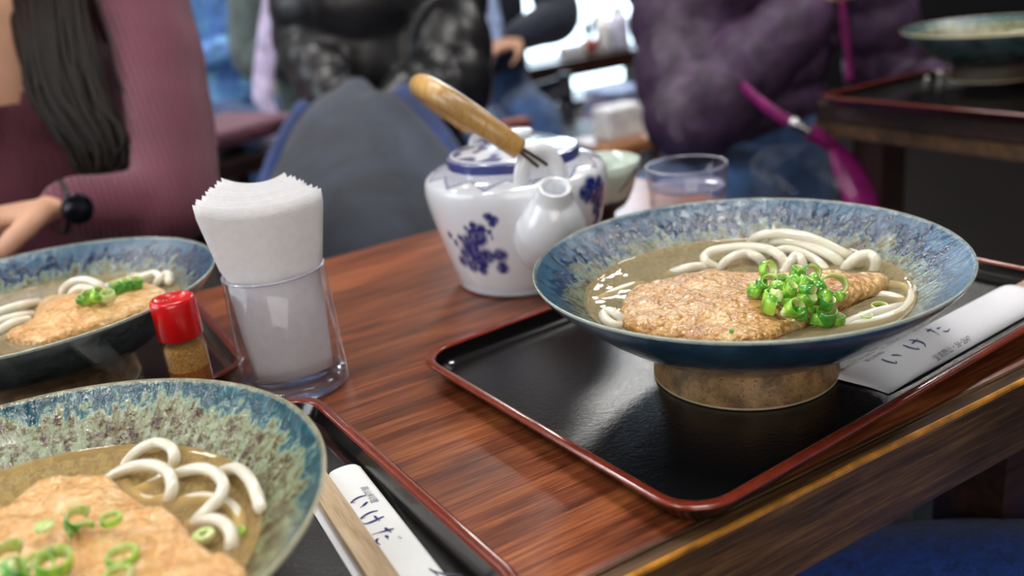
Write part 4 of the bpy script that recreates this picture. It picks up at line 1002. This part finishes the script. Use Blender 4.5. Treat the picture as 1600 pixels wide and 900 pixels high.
# --- generic seated figure behind
def sitter(label, cx, cy, zs, wsh, jacket, legs_m, depthr=.62, yaw=0.0, quilt=0, arms=None, cat='person', leg_dir=(0, -1), collar=1.06, hairc=M_hair, zseat=.50):
    """zs: shoulder height, wsh: half width of the shoulders"""
    p = thing('person', label, 'person', (cx, cy, 0)); f = Vector((math.sin(yaw), -math.cos(yaw), 0)); s = Vector((-f.y, f.x, 0))
    c = lambda z, b=0: Vector((cx, cy, z))-f*b
    hd = c(zs+.25)+f*.02; ld = Vector((leg_dir[0], leg_dir[1], 0)).normalized()
    gs = head_g(hd, f)+[wt([(*c(zs), .055), (*c(zs+.16), .05)]), wt([(*c(zseat), wsh*.7), (*c((zseat+zs)/2), wsh*.62), (*c(zs-.06), wsh*.8)], s, depthr)]
    sl = []; tr = []
    for k in (-1, 1):
        h0 = c(zseat)+s*k*wsh*.5
        if leg_dir is not None:
            kn = h0+ld*.40; tr.append(wt([(*h0, .085), (*(h0.lerp(kn, .5)), .078), (*kn, .062), (*(kn+Vector((0, 0, -.2))), .054), (*(kn+Vector((0, 0, -.41))), .040)]))
            obj('shoe', shift(wt([(*(kn+Vector((0, 0, -.44))-ld*.03), .040), (*(kn+Vector((0, 0, -.455))+ld*.10), .030)], None, 1), p.location), M_char, p)
        if arms and arms.get(k):
            a = arms[k]
        else:
            sh = c(zs-.05)+s*k*(wsh-.02); el = sh+Vector((0, 0, -.26))+s*k*.05-f*-.03; wr = el+f*.20-s*k*.12+Vector((0, 0, .02)); a = [sh, el, wr]
        sh, el, wr = a[:3]; r = a[3] if len(a) > 3 else .052
        sl.append(wt([(*sh, r*1.1), (*sh.lerp(el, .5), r*1.05), (*el, r), (*el.lerp(wr, .5), r*.86), (*wr, r*.66)], None, 1, 20, quilt and 7, 14, .08))
        gs += [wt([(*sh, .04), (*sh.lerp(el, .5), .037), (*el, .035), (*el.lerp(wr, .5), .03), (*wr, .024)])]+hand_g(wr, (wr-el), Vector((0, 0, -1)), 1, .6)
    gs += tr
    skin_of('body', gs, M_skin, p, .009, 4)
    tor = wt([(*c(zseat-.03), wsh*.88), (*c(zseat+.12), wsh*.82), (*c((zseat+zs)/2+.02), wsh*.86), (*c(zs-.10), wsh*.98), (*c(zs), wsh*.72), (*c(zs+.05), wsh*.36)], s, depthr, 28, quilt and quilt, 20, .05)
    skin_of('jacket', [tor]+sl, jacket, p, .0085, 3, lambda q: q.z > zs+.065)
    if legs_m: skin_of('trousers', [ (lambda g: g)(wt([(*c(zseat-.06), wsh*.82), (*c(zseat+.04), wsh*.78)], s, .75)) ]+[([Vector(v) for v in g[0]], g[1]) for g in tr], legs_m, p, .0115, 2)
    # trousers sit just outside the legs
    for ch_ in p.children:
        if ch_.name.startswith('trousers'):
            d_ = ch_.modifiers.new('out', 'DISPLACE'); d_.strength = .012; d_.mid_level = 0
    obj('hair', shift(ellip(hd-f*.016+Vector((0, 0, .026)), .087, .092, .100, 20, 14), p.location), hairc, p)
    face(hd, f, p)
    return p

# --- the person in the purple quilted jacket, right of the middle
p5c = D(1200, 120, 1.64)
sh5, el5, wr5 = D(1052, -70, 1.58), D(1085, 178, 1.50), D(1262, 22, 1.40)
s5r = D(1352, -60, 1.62)
p5 = sitter('person in a purple-brown quilted jacket with a magenta bag strap, right of the teapot', p5c.x, p5c.y+.06, 1.05, .240, M_puff, M_denim, .66, .25, 12,
            {-1: [sh5, el5, wr5, .080], 1: [s5r, s5r+Vector((.06, -.02, -.26)), s5r+Vector((-.02, -.24, -.20)), .066]}, leg_dir=(-.88, -.47))
strap = [D(1300, -80, 1.46), D(1314, 0, 1.45), D(1322, 70, 1.45), D(1328, 128, 1.45)]
obj('bag_strap', shift(tube(spline(strap, 6), .0095, 10, side=Vector((1, 0, 0)), ratio=.3), p5.location), M_mag, p5)
bag = thing('shoulder_bag', 'magenta shoulder bag hanging beside the dark neighbouring table', 'bag', D(1330, 300, 1.28))
bb = bag.location
obj('bag_body', shift(ch([(1300, 226, 1.28, 12), (1322, 262, 1.28, 28), (1346, 306, 1.28, 36), (1358, 350, 1.28, 34)], Vector((1, 0, 0)), .5), bb), M_mag, bag)
obj('strap', shift(tube(spline([D(1160, 134, 1.30), D(1186, 158, 1.27), D(1212, 178, 1.26), D(1236, 192, 1.26)], 5), .0085, 10, side=Vector((0, 0, 1)), ratio=.4), bb), M_mag, bag)
st2 = obj('strap_end', shift(tube(spline([D(1262, 206, 1.26), D(1280, 214, 1.265), D(1300, 228, 1.275)], 5), .0105, 10, side=Vector((0, 0, 1)), ratio=.5), bb), M_mag, bag)
bk = [([Vector(v) for v in tube([D(1240+9*k, 192+4.5*k, 1.255), D(1246+9*k, 196+4.5*k, 1.255)], .0085-.0012*k, 14, round_ends=True)[0]], tube([D(1240+9*k, 192+4.5*k, 1.255), D(1246+9*k, 196+4.5*k, 1.255)], .0085-.0012*k, 14, round_ends=True)[1]) for k in range(3)]
obj('buckle', shift(merge(*bk), bb), M_steel, bag)

# --- the person in black quilted jacket with a slate coat over the lap
p2c = D(584, 60, 1.62)
sh2, el2, wr2 = D(690, -90, 1.66), D(704, 134, 1.55), D(620, 165, 1.48)
shl, ell_, wrl = D(486, -100, 1.66), D(484, 60, 1.58), D(530, 165, 1.50)
p2 = sitter('person in a black quilted jacket and blue jeans with a slate coat over the knees', p2c.x, p2c.y, 1.06, .178, M_blackp, M_denim_d, .66, -.1, 9,
            {1: [sh2, el2, wr2, .070], -1: [shl, ell_, wrl, .062]}, leg_dir=(-.25, -.97))
coat = p2
skin_of('coat', [ch([(556, 140, 1.46, 30), (552, 190, 1.42, 88), (560, 260, 1.36, 128), (580, 340, 1.30, 158), (596, 430, 1.26, 168), (600, 520, 1.26, 160)], CR, .6),
                  ch([(510, 200, 1.38, 40), (468, 300, 1.32, 50), (440, 400, 1.28, 56)]), ch([(600, 180, 1.38, 40), (672, 270, 1.32, 46), (716, 360, 1.28, 52)])], M_slate, coat, .011, 8)
skin_of('coat_lining', [ch([(476, 172, 1.40, 18), (446, 226, 1.38, 20), (424, 290, 1.36, 22), (410, 380, 1.3, 24)]), ch([(632, 150, 1.42, 22), (672, 200, 1.38, 24), (716, 272, 1.34, 26), (740, 330, 1.32, 30)])], M_denim_d, coat, .009, 4)

# --- figures farther back
p3c = D(500, 60, 2.42)
p3 = sitter('person in a grey-green coat with a lavender scarf, left of the black jacket', p3c.x, p3c.y, 1.08, .175, M_sage, M_navy, .6, .1, 0)
sc_ = p3
obj('scarf', shift(tube(spline([D(432, -60, 2.16), D(420, 40, 2.16), D(413, 110, 2.16), D(411, 152, 2.16), D(424, 176, 2.16), D(430, 210, 2.16)], 6), [.018, .024, .026, .024, .015, .014], 12, side=CR, ratio=.4, round_ends=True), sc_.location), M_lav, sc_)
p4c = D(350, 60, 3.15)
p4 = sitter('person in a light blue rain jacket behind the mauve sleeve', p4c.x, p4c.y, 1.06, .18, M_sky, M_denim, .7, .6, 0)
p6c = D(748, 20, 2.6)
sh6, el6, wr6 = D(846, -70, 2.6), D(872, 28, 2.5), D(806, 60, 2.4)
p6 = sitter('person in an open dark jacket over a pale blue shirt, behind the teapot handle', p6c.x, p6c.y, 1.08, .19, M_navy, M_denim, .62, .3, 0, {1: [sh6, el6, wr6, .062], -1: [D(690, -80, 2.65), D(676, 40, 2.65), D(700, 80, 2.45), .055]}, leg_dir=(-.35, -.93))
obj('shirt', shift(ch([(750, -60, 2.45, 16), (756, 10, 2.43, 24), (762, 60, 2.42, 25), (758, 86, 2.42, 18)], CR, .5), p6.location), M_shirt, p6)

# --- the diner whose knee shows under the table edge at the lower right
hipn = D(1900, 1120, .66)
pn = thing('person', 'person of whom only a blue denim thigh shows under the table edge, lower right', 'person', (hipn.x, hipn.y, 0))
kneen, midn = D(1080, 975, .66), D(1420, 968, .60)
th = wt([(*hipn, .085), (*D(1700, 1000, .58), .072), (*midn, .064), (*D(1240, 972, .63), .058), (*kneen, .054), (*(kneen+Vector((0, .02, -.16))), .05), (kneen.x, kneen.y+.02, .08, .04)])
lo = Vector((hipn.x, hipn.y-.16, hipn.z))
th2 = wt([(*lo, .085), (*(lo.lerp(kneen+Vector((0, -.16, 0)), .5)), .07), (*(kneen+Vector((0, -.16, 0))), .055), (kneen.x, kneen.y-.14, .08, .04)])
skin_of('jeans', [th, th2, wt([(*(hipn+Vector((0, .02, 0))), .09), (*(lo-Vector((0, .02, 0))), .09)])], M_jean_near, pn, .007, 3)
for q in (Vector((kneen.x, kneen.y+.02, 0)), Vector((kneen.x, kneen.y-.14, 0))): obj('shoe', shift(wt([(q.x+.02, q.y, .04, .04), (q.x-.12, q.y, .03, .032)]), pn.location), M_char, pn)

# ------------------------------------------------------------------ furniture behind
def chair(label, x, y, rz, zs=.45, zb=.88, mat=M_dark, pad=None, w=.21, group=None):
    c = thing('dining_chair', label, 'chair', (x, y, 0), rz, group)
    obj('seat', box(-w, w, -w, w, zs-.035, zs), mat, c, smooth=False, bevel=.006)
    if pad: obj('cushion', box(-w+.01, w-.01, -w+.01, w-.01, zs, zs+.03), pad, c, smooth=False, bevel=.012)
    for a in (-1, 1):
        obj('leg', box(a*(w-.03)-.018, a*(w-.03)+.018, -w+.01, -w+.046, 0, zs-.03), mat, c, smooth=False)
        obj('leg', box(a*(w-.03)-.018, a*(w-.03)+.018, w-.046, w-.01, 0, zb), mat, c, smooth=False)
    for k in range(2): obj('back_rail', box(-w+.02, w-.02, w-.038, w-.016, zb-.09-.16*k, zb-.01-.16*k), mat, c, smooth=False, bevel=.005)
    return c
M_mauvep = cloth('plum seat cushion', (110, 60, 80), .8)
bq = D(352, 240, 1.75); chair('dark wooden chair with a plum cushion, between the mauve sleeve and the slate coat', bq.x, bq.y+.05, .4, bq.z, bq.z+.02, M_dark, None, .13)
cu = obj('seat_cushion', box(-.125, .125, -.125, .125, -.012, .020), M_mauvep, None, (bq.x, bq.y+.05, bq.z+.034), (0, 0, .4), False, bevel=.012); tag(cu, 'plum seat cushion lying on the dark chair left of the slate coat', 'cushion')
nq = D(918, 150, 2.8); chair('navy padded chair behind the steam over the teapot', nq.x, nq.y+.1, .3, .40, nq.z+.05, cloth('navy chair vinyl', (24, 34, 54), .5), None, .13)
gc = D(1535, 820, 1.0)
M_greym = plain('grey painted metal', (74, 84, 90), .5)
stl = thing('metal_stool', 'grey metal stool seen under the table at the lower right', 'stool', (gc.x+.02, gc.y+.02, 0), .2)
obj('seat', lathe([(0, .40), (.15, .40), (.155, .41), (.155, .425), (.14, .435), (0, .435)], 32), M_navy, stl)
for a, b in ((-1, -1), (1, -1), (-1, 1), (1, 1)): obj('leg', box(a*.10-.014, a*.10+.014, b*.10-.014, b*.10+.014, 0, .405), M_greym, stl, smooth=False)

# side counter in front of the window, with what stands on it
k0, k1_ = QY(790, 76, 3.35), QY(1010, 74, 3.35)
ctz = k1_.z
ct = thing('counter', 'dark wooden counter in front of the bright window', 'counter', ((k0.x+k1_.x)/2, 3.5, 0))
hw = (k1_.x-k0.x)/2+.12
obj('worktop', box(-hw, hw, -.15, .15, ctz-.07, ctz), M_dark, ct, smooth=False)
for a in (-hw+.03, hw-.03): obj('leg', box(a-.03, a+.03, -.12, .12, 0, ctz-.07), M_dark, ct, smooth=False)
def on_counter(px): q = QY(px, 70, 3.5); return q.x, 3.5
M_bott = plain('translucent white bottle', (214, 214, 236), .3)
x, y = on_counter(968)
t = thing('bottle', 'pale plastic bottle on the window counter, next to the purple jacket', 'bottle', (x, y, ctz)); obj('body', lathe([(0, 0), (.045, 0), (.05, .01), (.05, .13), (.03, .16), (0, .16)], 24), M_bott, t); obj('cap', lathe([(.028, .155), (.028, .185), (0, .185)], 16), plain('green cap', (90, 140, 100), .4), t)
x, y = on_counter(944)
t = thing('bottle', 'white bottle in the middle of the window counter', 'bottle', (x, y, ctz)); obj('body', lathe([(0, 0), (.035, 0), (.038, .01), (.038, .11), (.02, .14), (0, .14)], 24), plain('white bottle', (236, 236, 240), .3), t); obj('cap', lathe([(.018, .138), (.018, .16), (0, .16)], 16), M_white, t)
x, y = on_counter(921)
t = thing('flower_pot', 'small terracotta pot with a green plant on the window counter', 'plant', (x, y, ctz)); obj('pot', lathe([(0, 0), (.028, 0), (.04, .06), (.034, .06), (0, .05)], 20), plain('terracotta', (176, 90, 72), .7), t)
rr = random.Random(5)
for k in range(9):
    a = rr.uniform(0, 2*PI); l = rr.uniform(.04, .12)
    obj('leaf', tube(spline([(0, 0, .05), (math.cos(a)*l*.3, math.sin(a)*l*.3, .05+l*.8), (math.cos(a)*l*.7, math.sin(a)*l*.7, .05+l*1.2)], 4), [.004, .009, .001], 6, ratio=.3), plain('dark green leaf', (50, 92, 60), .5) if k == 0 else bpy.data.materials['dark green leaf'], t)
x, y = on_counter(893)
t = thing('paper_packet', 'white paper packet at the left end of the window counter', 'packet', (x, y, ctz)); obj('packet', box(-.06, .06, -.03, .03, 0, .05), M_paper, t, smooth=False, bevel=.008)

# things on the table farther back, behind the teapot
tq = D(880, 222, 1.98)
ft = thing('side_table', 'brown wooden side table behind the teapot', 'table', (tq.x, tq.y+.06, 0), 0)
fz = tq.z
obj('table_top', box(-.26, .02, -.10, .14, fz-.03, fz), M_dark, ft, smooth=False)
for a in (-.23, -.01):
    for b in (-.07, .11): obj('leg', box(a-.02, a+.02, b-.02, b+.02, 0, fz-.03), M_dark, ft, smooth=False)
def on_far(px, py): return P(px, py, fz-TZ)
q = on_far(808, 226); t = thing('condiment_box', 'rust red condiment box behind the teapot knob', 'box', (q.x, q.y, fz)); obj('box_body', box(-.030, .030, -.02, .02, 0, .050), plain('rust red lacquer', (156, 62, 44), .4), t, smooth=False, bevel=.004); obj('lid', box(-.032, .032, -.022, .022, .05, .056), bpy.data.materials['rust red lacquer'], t, smooth=False)
q = on_far(764, 228); t = thing('water_bottle', 'bluish clear bottle left of the rust red box', 'bottle', (q.x, q.y, fz)); obj('body', lathe([(0, 0), (.021, 0), (.023, .006), (.022, .06), (.010, .085), (.010, .10), (0, .10)], 24), plain('pale blue bottle', (186, 206, 232), .2), t)
q = D(968, 214, 2.4)
t = thing('light_spot_stool', 'orange wooden stool added as a bright patch of lit floor, beside the celadon cup', 'stool', (q.x, q.y, 0)); M_or = wood('orange wood', (176, 104, 60), (214, 148, 96), (236, 184, 136), .4)  # stool added for the orange brightness of window light on the floor
obj('seat', box(-.11, .11, -.09, .09, q.z-.03, q.z), M_or, t, smooth=False, bevel=.006)
for a in (-.09, .09):
    for b in (-.07, .07): obj('leg', box(a-.014, a+.014, b-.014, b+.014, 0, q.z-.03), M_or, t, smooth=False)
t = thing('light_spot_box', 'white box added as a bright spot of window light, on the orange stool', 'bag', (q.x, q.y, q.z)); obj('bag_body', box(-.06, .06, -.04, .04, 0, .085), plain('white of the lit floor', (240, 240, 244), .6), t, smooth=False, bevel=.008)  # white box stands in for window light on the floor
q = D(972, 160, 3.3); t = thing('folded_blanket', 'folded light blue-grey blankets stacked on a low bench by the window', 'blanket', (q.x, q.y, q.z-.06))
for k in range(4): obj('fold', box(-.12+.006*k, .12-.01*k, -.1, .1, .03*k, .03*k+.026), M_shirt if k % 2 else M_lav, t, smooth=False, bevel=.01)
bn = thing('bench', 'low dark bench carrying the folded blankets', 'bench', (q.x, q.y, 0)); obj('seat', box(-.25, .25, -.14, .14, q.z-.10, q.z-.06), M_dark, bn, smooth=False)
for a in (-.22, .22): obj('leg', box(a-.02, a+.02, -.1, .1, 0, q.z-.10), M_dark, bn, smooth=False)

# ------------------------------------------------------------------ steam
t = NT('thin steam'); t.n.remove(t.b)
tr = t.new('ShaderNodeBsdfTransparent'); df = t.new('ShaderNodeBsdfDiffuse'); df.inputs[0].default_value = (.9, .9, .92, 1)
lw = t.new('ShaderNodeLayerWeight'); lw.inputs[0].default_value = .5
fac = t.math('MULTIPLY', t.math('POWER', t.math('SUBTRACT', 1.0, lw.outputs['Facing']), 2.2), t.math('MULTIPLY', t.math('MAXIMUM', t.math('SUBTRACT', t.noise(t.coord(), 26, 4, .6, 1.5), .36), 0), .2))
mx = t.new('ShaderNodeMixShader'); t.link(fac, mx.inputs[0]); t.link(tr.outputs[0], mx.inputs[1]); t.link(df.outputs[0], mx.inputs[2]); t.link(mx.outputs[0], t.out.inputs[0]); M_steam = t.m
for lab, pts in (('faint wisp of steam rising before the purple jacket', [(1060, 215, .70, 10), (1040, 170, .72, 24), (1062, 120, .74, 30), (1040, 60, .76, 26), (1056, 10, .78, 12)]),
                 ('faint wisp of steam curling over the teapot lid', [(860, 205, .72, 10), (884, 184, .74, 26), (862, 158, .76, 24), (890, 132, .78, 14)]),
                 ('faint wisp of steam at the back rim of the right bowl', [(1240, 300, .56, 10), (1190, 262, .58, 22), (1240, 232, .60, 26), (1300, 268, .62, 22), (1330, 300, .62, 10)]),
                 ('faint wisp of steam drifting under the bowl of the woman in mauve', [(214, 590, .42, 10), (170, 566, .44, 22), (130, 530, .46, 24), (150, 560, .47, 10)])):
    w0 = D(pts[0][0], pts[0][1], pts[0][2]); o = obj('steam_wisp', shift(ch(pts, CR, .4), w0), M_steam, None, w0); tag(o, lab, 'steam', None, 'stuff')
